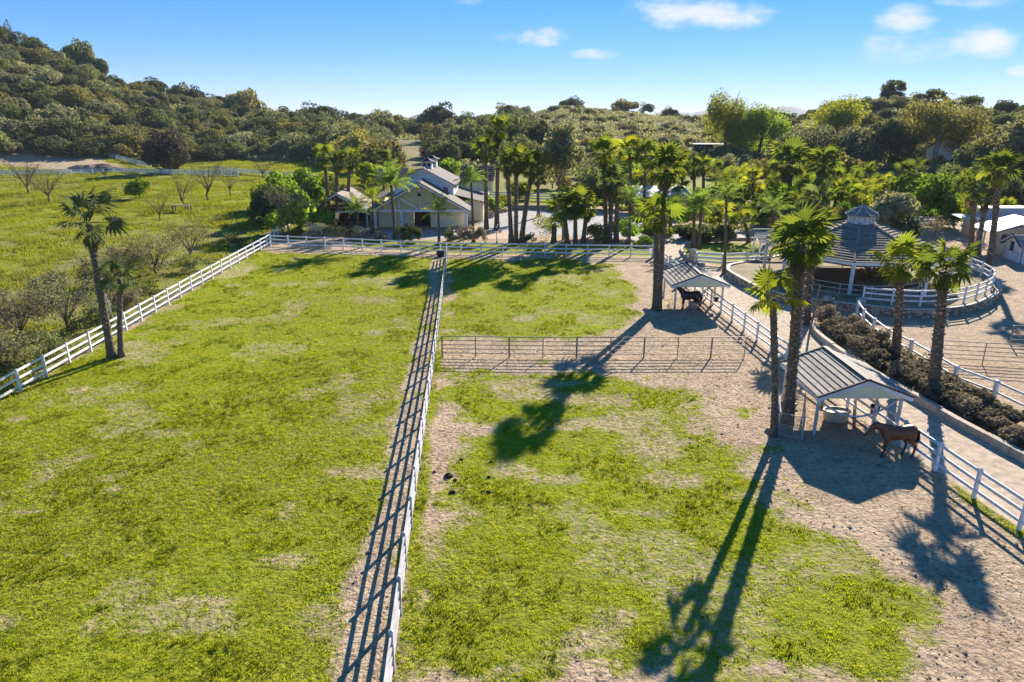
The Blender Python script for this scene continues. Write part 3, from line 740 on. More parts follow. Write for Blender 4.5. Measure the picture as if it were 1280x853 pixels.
def frond_xf(kind, i, n, r, sc):
    az = i * 2.399963 + r.uniform(-.25, .25); t = (i + .5) / n
    if kind == 'fan': el = R(84 - 138 * t ** 1.05) + r.gauss(0, .16); s = sc * (.74 + .34 * math.sin(math.pi * min(1, t + .15))) * r.uniform(.82, 1.14)
    else: el = R(80 - 92 * t) + r.gauss(0, .10); s = sc * r.uniform(.88, 1.1)
    return Matrix.Rotation(az, 4, 'Z') @ Matrix.Translation((.06, 0, .30 * (1 - t) * sc)) @ Matrix.Rotation(-el, 4, 'Y') @ Matrix.Rotation(r.gauss(0, .38), 4, 'X') @ Matrix.Scale(s, 4)
def trunk_mb(base, top, r0, r1, rr, boots=0.0):
    k = 16; pts = []; rad = []
    for i in range(k + 1):
        t = i / k; p = base.lerp(top, t); lat = top - base
        p = Vector((base.x + lat.x * (t ** 1.25), base.y + lat.y * (t ** 1.25), p.z))
        pts.append(p); fl = .55 * math.exp(-t * 14)
        rad.append((r0 + (r1 - r0) * t) * (1 + fl) * rr.uniform(.93, 1.07))
    pts[0] = pts[0] + Vector((0, 0, -.2))
    mb = MB().tube(pts, rad, 9); mb2 = MB()
    if boots:
        H = (top - base).length; n = int(H * 26)
        for j in range(n):
            t = .06 + .94 * j / n; i = min(k - 1, int(t * k)); fr = t * k - i; c = pts[i].lerp(pts[i + 1], fr); rd = rad[i] + (rad[i + 1] - rad[i]) * fr
            if rr.random() > .35 + .65 * t: continue
            a = j * 2.399963; n_ = Vector((math.cos(a), math.sin(a), 0)); s_ = Vector((-math.sin(a), math.cos(a), 0)); w = rd * .42; l = boots * rr.uniform(.6, 1.3)
            p = c + n_ * rd * .9
            mb2.add([p - s_ * w, p + s_ * w, p + n_ * l + Vector((0, 0, l * 1.1)) + s_ * w * .35, p + n_ * l + Vector((0, 0, l * 1.1)) - s_ * w * .35, p + Vector((0, 0, .14))],
                   [(0, 1, 2, 3), (1, 4, 2), (0, 3, 4), (3, 2, 4)])
    return mb, mb2
def palm(kind, bx, by, cx, cy, label, fm='fan', n=24, sc=1.0, r0=.2, r1=.16, group=None, near=True, boots=0.0, dead=6, seed=None, name=None, dy=0.0):
    rr = random.Random(seed if seed is not None else int(bx * 31 + by * 7))
    base = G(bx, by); top = AT(cx, cy, base.y + dy); top = top - base
    sc = sc * rr.uniform(.86, 1.1); dead = int(dead * rr.uniform(.3, 1.6)); n = int(n * rr.uniform(.85, 1.15))
    top.z = max(top.z, .8)
    n = n if kind == 'queen' else max(12, int(n * .84))
    root = thing(name or ('fan_palm' if kind == 'fan' else 'feather_palm'), label, 'palm', base, group)
    mb, mb2 = trunk_mb(Vector((0, 0, 0)), top, r0, r1, rr, boots)
    tk = mb.build('trunk', M['bark_palm'], root, True)
    if mb2.v: tag(mb2.build('leaf_bases', M['boot'], tk), kind='stuff')
    mt = M[fm]
    if near:
        for i in range(n):
            o = link('frond', frond_mesh(kind, i % 3, mt), root); o.matrix_local = Matrix.Translation(top) @ frond_xf(kind, i, n, rr, sc)
    else:
        V = []; Fc = MB()
        for i in range(n):
            x = Matrix.Translation(top) @ frond_xf(kind, i, n, rr, sc); v, f = _fv[kind][i % 3]; Fc.add([x @ Vector(p) for p in v], f)
        Fc.build('crown', mt, root)
    if dead:
        mb = MB()
        for i in range(dead * 3):
            x = Matrix.Translation(top + Vector((0, 0, -.25 - .28 * rr.random() * sc))) @ Matrix.Rotation(i * 2.4, 4, 'Z') @ Matrix.Rotation(R(rr.uniform(62, 84)), 4, 'Y') @ Matrix.Scale(sc * rr.uniform(.45, .7), 4)
            v, f = _fv['fan'][i % 3]; mb.add([x @ Vector(p) for p in v], f)
        mb.build('dead_skirt', M['dead'], root)
    return root
palm('fan', 140, 447, 111, 281, 'tall leaning palm by the left fence, taller of the two joined at the base', 'fan_d', 20, 1.05, .25, .2, boots=.09, dead=1)
palm('fan', 152, 446, 150, 349, 'short palm by the left fence beside the tall leaning one', 'fan_d', 16, .8, .19, .16, boots=.06, dead=0)
palm('fan', 967, 546, 966, 373, 'young palm with sparse bright yellow-green crown beside the near shelter', 'fan_y', 15, .66, .17, .15, boots=.06, dead=0)
palm('fan', 984, 531, 1001, 306, 'thick-trunked palm with a big drooping crown in the steel tree guard', 'fan', 30, .86, .26, .24, boots=.13, dead=8, dy=-1.3)
palm('fan', 1006, 405, 1010, 318, 'thick palm across the drive, behind the tree guard palms', 'fan', 30, 1.05, .38, .36, boots=.14, dead=9)
palm('fan', 1118, 452, 1126, 330, 'palm in the hedge strip, left of the two in front of the gazebo ring', 'fan_y', 24, .78, .27, .2, boots=.11, dead=4)
palm('fan', 1164, 496, 1180, 340, 'palm in the hedge strip, the larger right one in front of the gazebo ring', 'fan', 28, .95, .33, .24, boots=.13, dead=4)
palm('fan', 823, 388, 833, 212, 'very tall palm at the far shelter, taller of the twin trunks', 'fan', 26, 1.0, .24, .2, boots=.08, dead=3)
palm('fan', 819, 386, 821, 274, 'shorter palm of the twin trunks at the far shelter', 'fan_y', 22, .95, .24, .22, boots=.1, dead=3)
palm('fan', 1235, 342, 1249, 215, 'tall palm in front of the white shed at right', 'fan', 24, 1.15, .32, .24, boots=.12, dead=4)
palm('fan', 1212, 315, 1218, 238, 'leftmost palm of the group beside the white-roofed barn', 'fan', 22, 1.0, .3, .24, boots=.1, dead=3)
palm('fan', 1220, 321, 1233, 248, 'leaning palm between its two neighbours at the white-roofed barn', 'fan_d', 20, .95, .3, .22, boots=.1, dead=3)
palm('fan', 1258, 276, 1259, 258, 'very small palm behind the white-roofed barn', 'fan_y', 14, .8, .2, .16, dead=0)
palm('queen', 905, 342, 908, 246, 'slender feather palm with thin dark trunk in front of the island lawn', 'queen', 18, .85, .17, .12, dead=0)
# by the house
palm('queen', 447, 294, 447, 264, 'low feather palm in front of the right half of the pavilion', 'queen', 16, .9, .2, .15, dead=0)
palm('fan', 398, 290, 397, 262, 'low fan palm in front of the left half of the pavilion', 'fan_y', 18, .85, .22, .18, dead=0)
palm('fan', 413, 277, 405, 197, 'leftmost palm of three in front of the open pavilion', 'fan', 24, 1.1, .3, .22, boots=.1, dead=4)
palm('fan', 422, 280, 421, 205, 'middle palm of three in front of the open pavilion', 'fan_d', 22, 1.0, .28, .22, boots=.1, dead=4)
palm('fan', 434, 281, 438, 201, 'rightmost palm of three in front of the open pavilion', 'fan', 24, 1.1, .3, .22, boots=.1, dead=4)
palm('queen', 494, 299, 489, 232, 'big dark feather palm covering the left half of the house gable', 'queen', 26, 1.25, .26, .18, dead=1)
palm('queen', 549, 305, 548, 266, 'small yellowing feather palm in front of the house doorway', 'queen_y', 16, .82, .18, .13, dead=0)
palm('queen', 592, 303, 589, 228, 'slim feather palm at the right corner of the house', 'queen', 20, 1.0, .2, .14, dead=0)
palm('queen', 466, 293, 466, 252, 'yellow-green feather palm between pavilion and house', 'queen_y', 18, 1.0, .22, .16, dead=0)
palm('fan', 608, 287, 607, 189, 'tall palm just right of the house, in front of the tallest one', 'fan', 26, 1.1, .32, .24, boots=.1, dead=6)
palm('fan', 621, 287, 623, 163, 'tallest palm right of the house, its crown above the tree line', 'fan', 24, 1.15, .32, .22, boots=.1, dead=5)
palm('fan', 639, 304, 634, 208, 'upright palm left of the leaning one by the parking yard', 'fan_d', 22, 1.0, .3, .22, boots=.1, dead=6)
palm('fan', 645, 305, 645, 203, 'pale-trunked palm close beside the leaning one by the yard', 'fan', 24, 1.05, .28, .22, boots=.1, dead=3)
palm('fan', 652, 304, 665, 213, 'leaning palm at the left edge of the parking yard', 'fan', 24, 1.1, .34, .24, boots=.1, dead=3)
palm('fan', 673, 272, 672, 222, 'small-crowned palm behind the leaning palm by the yard', 'fan_d', 18, .9, .28, .2, dead=3)
palm('fan', 709, 305, 705, 262, 'left palm of the lush green clump of three in the yard', 'fan', 26, 1.1, .3, .24, dead=2)
palm('fan', 719, 306, 719, 257, 'middle palm of the lush green clump of three in the yard', 'fan', 28, 1.15, .28, .24, dead=2)
palm('fan', 729, 304, 734, 262, 'right palm of the lush green clump of three in the yard', 'fan_y', 26, 1.1, .3, .24, dead=2)
palm('fan', 692, 303, 693, 281, 'stumpy pale palm left of the green clump in the yard', 'queen', 18, .7, .36, .3, dead=1)
palm('fan', 757, 303, 755, 193, 'tall palm at the right edge of the parking yard', 'fan_y', 26, 1.1, .3, .22, boots=.1, dead=6)
palm('fan', 762, 304, 765, 228, 'palm of middle height right of the tall one by the yard', 'fan_d', 24, 1.1, .3, .24, boots=.1, dead=5)
palm('fan', 770, 303, 772, 240, 'lower palm with brown skirt at the right of the yard group', 'fan', 24, 1.0, .32, .26, boots=.1, dead=8)
palm('fan', 789, 276, 787, 192, 'left palm of the tall pair behind the parking yard', 'fan_y', 24, 1.15, .3, .22, dead=5)
palm('fan', 804, 276, 807, 194, 'right palm of the tall pair behind the parking yard', 'fan', 24, 1.15, .3, .22, dead=5)
palm('queen', 786, 309, 788, 250, 'feather palm with grey trunk in front of the metal-roofed carport', 'queen', 20, .95, .22, .16, dead=1)
palm('queen', 866, 311, 868, 262, 'left feather palm of the pair standing in the island lawn', 'queen', 20, .95, .22, .16, dead=1)
palm('queen', 873, 311, 877, 258, 'right feather palm of the pair standing in the island lawn', 'queen', 20, .95, .22, .16, dead=1)
palm('fan', 936, 303, 931, 279, 'small glossy bright palm behind the island lawn', 'fan_y', 20, .9, .26, .22, dead=1)
palm('queen', 965, 299, 967, 263, 'feather palm behind the trellis left of the gazebo', 'queen', 20, .95, .22, .18, dead=1)
palm('fan', 1021, 300, 1021, 250, 'dark grey-green palm against the left edge of the gazebo roof', 'fan_d', 26, 1.25, .3, .26, dead=4)
palm('fan', 868, 258, 867, 212, 'left palm of the pair right of the carport roof', 'fan', 24, 1.15, .32, .24, dead=5)
palm('fan', 879, 258, 879, 209, 'right palm of the pair right of the carport roof', 'fan_y', 24, 1.15, .32, .24, dead=4)
palm('fan', 941, 264, 941, 222, 'slender bright palm left of the biggest grove palm', 'fan_y', 20, .95, .24, .18, dead=2)
palm('fan', 988, 264, 986, 206, 'biggest palm of the grove with a wide fountain-like crown', 'fan', 30, 1.75, .42, .34, dead=4)
palm('fan', 1030, 266, 1030, 207, 'broad palm right of the biggest grove palm', 'fan', 28, 1.6, .38, .3, dead=4)
palm('fan', 1054, 272, 1053, 240, 'bright yellow palm directly behind the gazebo cupola', 'fan_y', 24, 1.2, .34, .28, dead=3)
palm('fan', 1137, 262, 1137, 216, 'palm rising over the green bushes right of the gazebo cupola', 'fan', 22, 1.25, .3, .24, dead=2)
palm('fan', 914, 300, 912, 278, 'low palm at the back edge of the island lawn', 'fan_y', 18, .8, .24, .2, dead=1)
palm('fan', 1207, 262, 1205, 228, 'palm behind the wooden lean-to at right', 'fan', 20, 1.1, .28, .22, dead=2)
palm('fan', 849, 262, 848, 232, 'short palm against the right end of the carport roof', 'fan', 20, 1.0, .26, .22, dead=2)
palm('fan', 480, 248, 480, 199, 'palm behind the house left of the upper gable', 'fan_d', 22, 1.1, .28, .22, dead=3)
palm('fan', 455, 252, 456, 222, 'bright palm behind the pavilion roof', 'fan_y', 20, 1.1, .26, .2, dead=1)
G_ = [(900, 262, 905, 228), (918, 258, 916, 232), (958, 268, 960, 240), (972, 256, 972, 226), (1005, 262, 1006, 226), (1016, 272, 1014, 238), (1044, 256, 1045, 222), (1066, 262, 1068, 228), (1078, 270, 1080, 244), (1092, 264, 1094, 236), (1106, 258, 1104, 232), (1118, 266, 1120, 240), (1000, 280, 1000, 256), (950, 282, 950, 258), (890, 288, 892, 268), (838, 286, 838, 262), (826, 262, 826, 226), (815, 258, 815, 216), (853, 250, 852, 214), (895, 248, 894, 216), (925, 248, 926, 220), (1082, 250, 1082, 220)]
for i, (bx, by, cx, cy) in enumerate(G_):
    k = 'fan' if i % 4 else 'queen'
    palm(k, bx, by, cx, cy, '%s crowded in the grove, %s' % (('low', 'taller')[by - cy > 31] + ' ' + ('yellowish fan palm', 'green fan palm', 'bright fan palm', 'green fan palm')[i % 4] if k == 'fan' else ('low', 'taller')[by - cy > 31] + ' yellowish feather palm', 'just right of the carport' if cx < 880 else 'left of the biggest grove palm' if cx < 935 else 'around the biggest grove palm' if cx < 1010 else 'left of the gazebo cupola' if cx < 1060 else 'right of the gazebo cupola'), ('fan_y', 'fan', 'queen_y', 'fan')[i % 4] if k == 'fan' else 'queen_y', 20, random.uniform(.95, 1.25), .27, .21, group='crowded grove palms', near=False, dead=2)

# ---------------------------------------------------------------- broadleaf trees, bushes
def leafcloud(seed, rx, ry, rz, n, leaf, lobes=14, flat=.0, gap=.25, up=0.0):
    r = np.random.default_rng(seed)
    # lobes spread through the crown volume
    d = r.normal(size=(lobes, 3)); d[:, 2] = np.abs(d[:, 2]) * 1.1 - .35; d /= np.linalg.norm(d, axis=1)[:, None]
    c = d * (r.uniform(.35, .78, lobes)[:, None]); s = r.uniform(.24, .46, lobes)
    k = r.integers(0, lobes, n); q = r.normal(size=(n, 3)); q /= np.linalg.norm(q, axis=1)[:, None]
    rad = 1 - gap * np.abs(r.normal(0, 1, n)); p = c[k] + q * (s[k] * rad)[:, None]
    m = p[:, 2] > -.62 + flat; p, q, k = p[m], q[m], k[m]; n = len(p)
    p = p * np.array([rx, ry, rz])
    nn = q + r.normal(0, .55, (n, 3)); nn[:, 2] += up; nn /= np.linalg.norm(nn, axis=1)[:, None]
    t = np.cross(nn, r.normal(size=(n, 3))); t /= np.linalg.norm(t, axis=1)[:, None]; b = np.cross(nn, t)
    l = leaf * r.uniform(.6, 1.4, n)[:, None]; w = l * r.uniform(.45, .8, n)[:, None]
    v = np.stack([p - t * l, p - b * w + nn * l * .15, p + t * l, p + b * w - nn * l * .2], 1).reshape(-1, 3)
    return v, np.arange(4 * n).reshape(-1, 4)
_cm = {}
def crown_mesh(kind, seed, m_, dims, n, leaf, lobes, **kw):
    k = (kind, seed, m_.name)
    if k not in _cm:
        v, f = leafcloud(seed, *dims, n, leaf, lobes, **kw); v = v + np.array([0, 0, dims[2] * .62]); _cm[k] = npmesh('crown', v, f, m_)
    return _cm[k]
def limbs(h, r0, spread, seed, n=6, th=.45, twigs=0):
    rr = random.Random(seed); mb = MB()
    top = Vector((rr.gauss(0, .04) * h, rr.gauss(0, .04) * h, h * th)); mb.tube([(0, 0, -.2), top * .5 + Vector((rr.gauss(0, .03) * h, 0, 0)), top], [r0 * 1.25, r0, r0 * .75], 7)
    for i in range(n):
        a = i * 2.4 + rr.uniform(-.4, .4); s0 = top * rr.uniform(.7, 1.0); e = Vector((math.cos(a) * spread * rr.uniform(.6, 1), math.sin(a) * spread * rr.uniform(.6, 1), h * rr.uniform(.65, .98)))
        m_ = s0.lerp(e, .5) + Vector((0, 0, h * .06)); mb.tube([s0, m_, e], [r0 * .5, r0 * .32, r0 * .1], 5)
        for j in range(twigs):
            q = s0.lerp(e, rr.uniform(.3, 1.0)); g_ = q + Vector((rr.gauss(0, 1), rr.gauss(0, 1), rr.uniform(.1, 1.2))).normalized() * h * rr.uniform(.12, .32)
            mb.tube([q, q.lerp(g_, .5) + Vector((rr.gauss(0, .02) * h, rr.gauss(0, .02) * h, 0)), g_], [r0 * .14, r0 * .09, r0 * .04], 3, False)
    return mb
def size_at(p, wpx, hpx):
    k = math.hypot(p.x, p.y, p.z - CAM_H) / F; return wpx * k, hpx * k
def tree(px, py, wpx, hpx, m_, label, cat='tree', name='tree', group=None, n=5200, lobes=18, trunk=True, bark='bark', leaf=None, bare=.28, gap=.22, base=None, **kw):
    p = base or G(px, py); w, h = size_at(p, wpx, hpx); seed = int(px * 13 + py)
    root = thing(name, label, cat, p, group)
    cz = h * (1 - bare); dims = (w / 2 / .95, w / 2 / .95, cz / 1.62)
    v, f = leafcloud(seed, *dims, n, leaf or max(.10, min(.42, w * .035)), lobes, gap=gap, **kw); v = v + np.array([0, 0, h * bare + dims[2] * .6])
    link('crown', npmesh('crown', v, f, M[m_]), root)
    if trunk: limbs(h, max(.08, w * .03), w * .38, seed, 7).build('trunk', M[bark], root, True)
    return root
def bush(px, py, wpx, hpx, m_, label, cat='bush', name='bush', group=None, n=2600, leaf=None, stems=True, base=None, gap=.3, **kw):
    p = base or G(px, py); w, h = size_at(p, wpx, hpx); seed = int(px * 17 + py * 3)
    root = thing(name, label, cat, p, group); dims = (w / 1.9, w / 1.9, h / 1.58)
    v, f = leafcloud(seed, *dims, n, leaf or max(.05, min(.3, w * .035)), 14, gap=gap, **kw); v = v + np.array([0, 0, dims[2] * .6])
    link('foliage', npmesh('foliage', v, f, M[m_]), root)
    if stems: limbs(h * .8, max(.03, w * .014), w * .35, seed, 7, .2).build('stems', M['bark'], root)
    return root
def bare_tree(px, py, wpx, hpx, label, name='bare_tree', group=None, n=9, twigs=14, r=.02, leaf=0):
    p = G(px, py); w, h = size_at(p, wpx, hpx); seed = int(px * 5 + py)
    root = thing(name, label, 'tree', p, group)
    limbs(h, max(.06, w * r), w * .5, seed, n, .25, twigs).build('branches', M['twig'], root)
    if leaf:
        v, f = leafcloud(seed, w / 2, w / 2, h / 1.6, leaf, .09, 14, gap=.5); link('leaves', npmesh('leaves', v + np.array([0, 0, h * .45]), f, M['weed']), root)
    return root
# individually recognisable trees
tree(213, 217, 50, 46, 'dusk', 'round very dark oak standing alone by the meadow fence', 'tree', 'oak_tree', bare=.02, gap=.15)
tree(905, 196, 62, 74, 'yellow', 'tall bright green tree, left one of the sunlit pair beyond the grove', bare=.08, n=11000, lobes=34, leaf=.3)
tree(947, 197, 62, 60, 'bright', 'broad bright green tree, right one of the sunlit pair beyond the grove', bare=.08, n=11000, lobes=30, leaf=.3)
tree(1043, 176, 58, 48, 'yellow', 'yellow-green tree above the olive masses behind the gazebo', bare=.1, n=9000, lobes=28, leaf=.3)
tree(1018, 212, 84, 50, 'grey', 'wide sage-coloured tree mass left of the dark oak', bare=.03, n=6500, lobes=24)
tree(1064, 214, 78, 54, 'grey', 'grey-green rounded tree beside the dark oak', bare=.03, n=6500, lobes=24)
tree(1030, 238, 70, 42, 'syc', 'brown-tinged low tree in front of the sage tree mass', bare=.03)
tree(1106, 213, 46, 56, 'oak_d', 'dark upright oak left of the big sycamore', 'tree', 'oak_tree', bare=.12)
tree(1168, 214, 84, 80, 'syc_tree', 'big golden-olive sycamore with open crown and forked trunk', 'tree', 'sycamore_tree', bare=.16, n=11000, lobes=44, bark='bark_pale', gap=.34, leaf=.3)
tree(1246, 232, 76, 60, 'syc', 'olive tree mass below the hillside house', bare=.05, n=6000)
tree(1283, 240, 80, 80, 'grey', 'olive-grey tree cut by the right edge of the photo', bare=.05, n=6000)
tree(1210, 238, 56, 44, 'oak', 'round green oak in front of the hillside house', 'tree', 'oak_tree', bare=.05)
tree(704, 300, 54, 150, 'grey', 'tall thin eucalyptus rising from the yard with grey-green foliage', 'tree', 'eucalyptus_tree', bare=.45, n=5200, lobes=26, bark='bark_pale', gap=.35)
tree(640, 192, 60, 50, 'oak', 'dense grey-green oak behind the tallest palm', 'tree', 'oak_tree', bare=.05)
tree(677, 192, 46, 40, 'oak_d', 'dark oak between the tallest palm and eucalyptus', 'tree', 'oak_tree', bare=.05)
tree(1168, 283, 58, 58, 'bright', 'dense bright green conifer-like shrub right of the gazebo cupola', 'tree', bare=.0, leaf=.22)
tree(1113, 292, 60, 54, 'flower', 'pale-blossomed oleander against the gazebo roof', 'bush', 'oleander_bush', bare=.02)
tree(1205, 292, 34, 50, 'yellow', 'thin tree with sparse yellow-green leaves by the wooden lean-to', bare=.35, n=1200, lobes=14)
bare_tree(1167, 299, 34, 26, 'small pale bare shrub on the gravel behind the gazebo', 'bare_shrub', leaf=500)
tree(362, 272, 56, 44, 'bright', 'bright green bush behind the far left fence corner', 'bush', 'bush', bare=.0, trunk=False)
tree(386, 258, 50, 44, 'bright', 'bright green bush just left of the pavilion palms', 'bush', 'bush', bare=.0, trunk=False)
tree(340, 282, 52, 46, 'oak', 'dark green bush in front of the far left fence corner bushes', 'bush', 'bush', bare=.0, trunk=False)
bare_tree(362, 296, 66, 60, 'brown leafless tree spreading over the far left fence corner', n=14, twigs=24, leaf=500)
bush(562, 222, 40, 24, 'bright', 'bright green bush behind the barn ridge')
bush(770, 240, 60, 50, 'bright', 'leafy green tree behind the tall yard palms', 'tree', 'tree')
bush(735, 262, 60, 50, 'oak', 'dark leafy tree behind the lush palm clump', 'tree', 'tree')
bush(800, 246, 50, 34, 'yellow', 'yellow-green bush under the tall palm pair')
bush(840, 222, 44, 36, 'syc', 'olive bush below the scrub hill, left of the dark roofed building')
bush(905, 222, 40, 30, 'grey', 'grey bush left of the brownish mound in front of the bright trees')
bush(960, 232, 60, 36, 'syc', 'brownish rounded bush in front of the bright trees')
bush(1128, 300, 36, 24, 'oak_d', 'dark low shrub beside the gazebo roof edge')
bush(985, 262, 70, 34, 'bright', 'bright green undergrowth bush in the grove below the biggest palm')
bush(1075, 262, 70, 34, 'yellow', 'yellow-green undergrowth bush behind the gazebo')
bush(905, 262, 60, 34, 'bright', 'bright green undergrowth bush right of the carport')
bush(1110, 262, 60, 34, 'bright', 'bright green undergrowth bush behind the oleander')
bush(845, 272, 50, 26, 'oak', 'dark undergrowth bush under the carport roof edge')
bush(880, 300, 70, 22, 'oak', 'low dark hedge bush behind the island lawn')
bush(1000, 292, 60, 26, 'oak', 'dark shrub behind the trellis at the gazebo')
bush(820, 300, 40, 26, 'yellow', 'low spiky yellow-green bush at the drive entrance')
bush(375, 292, 70, 40, 'bright', 'leafy green bush filling the corner behind the back fence')
bush(350, 262, 60, 46, 'bright', 'tall leafy bush left of the pavilion, highest of that thicket')
bush(405, 252, 60, 34, 'yellow', 'yellow-green bush behind the three pavilion palms')
bush(438, 262, 60, 30, 'oak', 'dark green bush behind the pavilion roof')
bush(470, 232, 50, 30, 'yellow', 'yellow-green bush left of the palm behind the house')
bush(507, 236, 40, 26, 'bright', 'green bush between the back palm and upper gable')
bush(650, 250, 40, 26, 'yellow', 'yellow-green bush under the leaning palm crown')
bush(690, 236, 50, 30, 'syc', 'olive bush at the foot of the eucalyptus foliage')
bush(760, 262, 50, 30, 'oak', 'dark bush at the back of the parking yard')
bush(930, 262, 60, 40, 'yellow', 'yellow-green bush under the slender bright palm')
bush(1010, 256, 70, 40, 'bright', 'green bush between the two broad grove palms')
bush(1050, 268, 70, 34, 'bright', 'green bush behind the gazebo left of its cupola')
bush(1140, 252, 60, 36, 'yellow', 'yellow-green bush below the dark oak')
bush(1250, 262, 60, 44, 'oak_d', 'dark bush behind the long trailer')
bush(1190, 250, 50, 40, 'oak', 'green bush right of the conifer-like shrub')
bush(770, 218, 50, 28, 'syc', 'olive bush on the hill foot behind the tall yard palms')
bush(820, 236, 50, 30, 'yellow', 'yellow-green bush behind the carport roof')
bush(735, 222, 44, 26, 'grey', 'grey bush on the hill foot right of the eucalyptus')
UND = [(612, 268), (632, 262), (585, 258), (700, 262), (742, 300), (780, 300), (795, 272), (812, 282), (830, 272), (856, 262), (872, 282), (890, 270), (912, 282), (928, 274), (948, 276), (962, 282), (978, 284), (995, 272), (1010, 286), (1032, 284), (1048, 282), (1068, 276), (1088, 280), (1100, 274), (1124, 274), (1146, 276), (1180, 262), (1196, 270), (1225, 262), (1268, 262)]
for i, (a, b) in enumerate(UND):
    k = ('bright', 'yellow', 'oak', 'bright', 'syc')[i % 5]
    bush(a, b, random.uniform(30, 52), random.uniform(16, 30), k, '%s undergrowth bush in the garden belt, %s' % ({'bright': 'fresh green', 'yellow': 'yellow-green', 'oak': 'dull green', 'syc': 'olive'}[k], 'behind the parking yard' if a < 760 else 'around the carport' if a < 870 else 'behind the island lawn' if a < 985 else 'behind the gazebo' if a < 1110 else 'right of the gazebo cupola' if a < 1190 else 'behind the white-roofed barn'), group='garden belt undergrowth', n=1500, stems=False)
# meadow
bush(175, 249, 28, 25, 'bright', 'small round green bush in the middle of the meadow')
bare_tree(35, 243, 46, 34, 'leafless brown bush at the far left of the meadow', leaf=700)
bare_tree(62, 254, 42, 34, 'leafless brown bush right of the one at the meadow edge', leaf=600)
bare_tree(170, 0 + 232, 22, 24, 'small bare tree beside the round green meadow bush')
bare_tree(262, 252, 50, 52, 'largest bare tree of the meadow beside the wooden feeder')
bare_tree(234, 262, 36, 44, 'bare tree left of the wooden feeder on the meadow')
bare_tree(288, 246, 32, 36, 'bare tree right of the largest one on the meadow')
bare_tree(328, 224, 34, 26, 'bare tree at the far end of the meadow fence')
bare_tree(200, 276, 28, 30, 'small bare tree low on the meadow above the tall palm')
bare_tree(131, 224, 18, 18, 'little bare tree in front of the far meadow fence')
BR = [(268, 332, 76, 52), (228, 352, 84, 56), (186, 366, 74, 52), (150, 378, 56, 46), (118, 420, 84, 58), (62, 436, 90, 60), (12, 470, 90, 70), (90, 392, 60, 40), (-20, 440, 90, 60), (172, 402, 44, 34), (40, 486, 70, 60)]
for i, (a, b, c, d) in enumerate(BR):
    a, b = a - .38 * c, b - 10
    r_ = bush(a, b, c, d, ('weed', 'grey', 'weed')[i % 3], ['grey-brown brush at the far end of the fence-side thicket', 'dense brush in the middle of the thicket along the left fence', 'brush clump left of the middle thicket', 'low brush just above the short palm', 'grey brush left of the tall leaning palm trunk', 'wide twiggy brush at the left end of the fence', 'twiggy brush at the left edge of the photo', 'thin brush higher up the meadow left of the palms', 'brush cut off by the left photo edge', 'small brush right behind the palm pair', 'nearest twiggy brush against the left fence'][i], n=2200, leaf=.085, gap=.5)
    p = r_.location; w, h = size_at(p, c, d)
    limbs(h, .05, w * .5, i, 12, .12, 16).build('twigs', M['twig'], r_)
for i, (a, b, c, d) in enumerate([(140, 418, 60, 30), (80, 452, 70, 34), (20, 492, 70, 34), (205, 384, 60, 28), (262, 346, 50, 26), (300, 318, 40, 22)]):
    bush(a - .35 * c, b - 8, c, d * .8, 'oak', ['low green weeds behind the tall leaning palm', 'low green weeds left of the palms behind the fence', 'low green weeds at the nearest end of the left fence', 'low green weeds under the middle thicket', 'low green weeds under the far thicket', 'low green weeds at the far end of the left fence'][i], 'weeds', 'weed_patch', n=1500, leaf=.09, stems=False, gap=.4)
# hedge strip
HS = [(1034, 404), (1050, 420), (1042, 412), (1064, 428), (1060, 412), (1078, 440), (1075, 424), (1092, 436), (1095, 452), (1112, 462), (1108, 446), (1128, 472), (1136, 462), (1146, 482), (1152, 470), (1164, 494), (1180, 503), (1172, 484), (1196, 508), (1190, 494), (1212, 516), (1208, 502), (1230, 528), (1226, 512), (1248, 540), (1244, 522), (1266, 552), (1262, 530), (1284, 556), (1300, 565)]
def HL(a, i):
    return 'dark greyish hedge shrub, %s row, %s' % (('curb-side', 'fence-side')[i % 2], 'at the upper end by the terrace wall' if a < 1062 else 'above the left hedge palm' if a < 1104 else 'just below the left hedge palm' if a < 1140 else 'around the right hedge palm' if a < 1185 else 'just below the right hedge palm' if a < 1222 else 'at the right edge of the photo' if a > 1252 else 'between the right hedge palm and photo edge')
for i, (a, b) in enumerate(HS):
    bush(a, b + 4, random.uniform(32, 44), random.uniform(18, 27), 'purple', HL(a, i), 'shrub', 'hedge_shrub', 'hedge strip shrubs', n=1500, leaf=.085, stems=False, gap=.16)
# planting in front of the house
for i, (a, b, c, d, m_, lb) in enumerate([(455, 300, 34, 18, 'agave', 'silvery rosette plant below the pavilion'), (476, 302, 22, 14, 'agave', 'silvery plant left of the house porch post'), (506, 304, 26, 26, 'oak_d', 'dark shrub in front of the porch post under the big feather palm'), (520, 303, 20, 22, 'oak_d', 'dark shrub left of the barn doorway'), (566, 304, 30, 22, 'oak', 'green shrub right of the small yellow palm'), (584, 305, 24, 24, 'purple', 'bare-looking shrub in front of the right porch post'), (600, 306, 22, 26, 'purple', 'brown shrub at the yard corner of the house'), (430, 300, 30, 18, 'grey', 'grey low plant under the pavilion palms'), (410, 300, 34, 24, 'grey', 'grey low plant left of the pavilion palms'), (395, 303, 36, 26, 'agave', 'silvery bush beside the fence corner'), (660, 303, 24, 12, 'oak_d', 'clipped dark shrub under the leaning palm'), (750, 306, 26, 16, 'oak', 'low green shrub at the foot of the yard palms'), (805, 308, 26, 12, 'bright', 'low bright green shrub by the end of the back fence'), (680, 300, 40, 32, 'flower', 'pinkish twiggy shrub in the yard planting')]):
    bush(a, b, c, d, m_, lb, 'shrub', 'garden_shrub', n=1100, stems=False, leaf=.11)

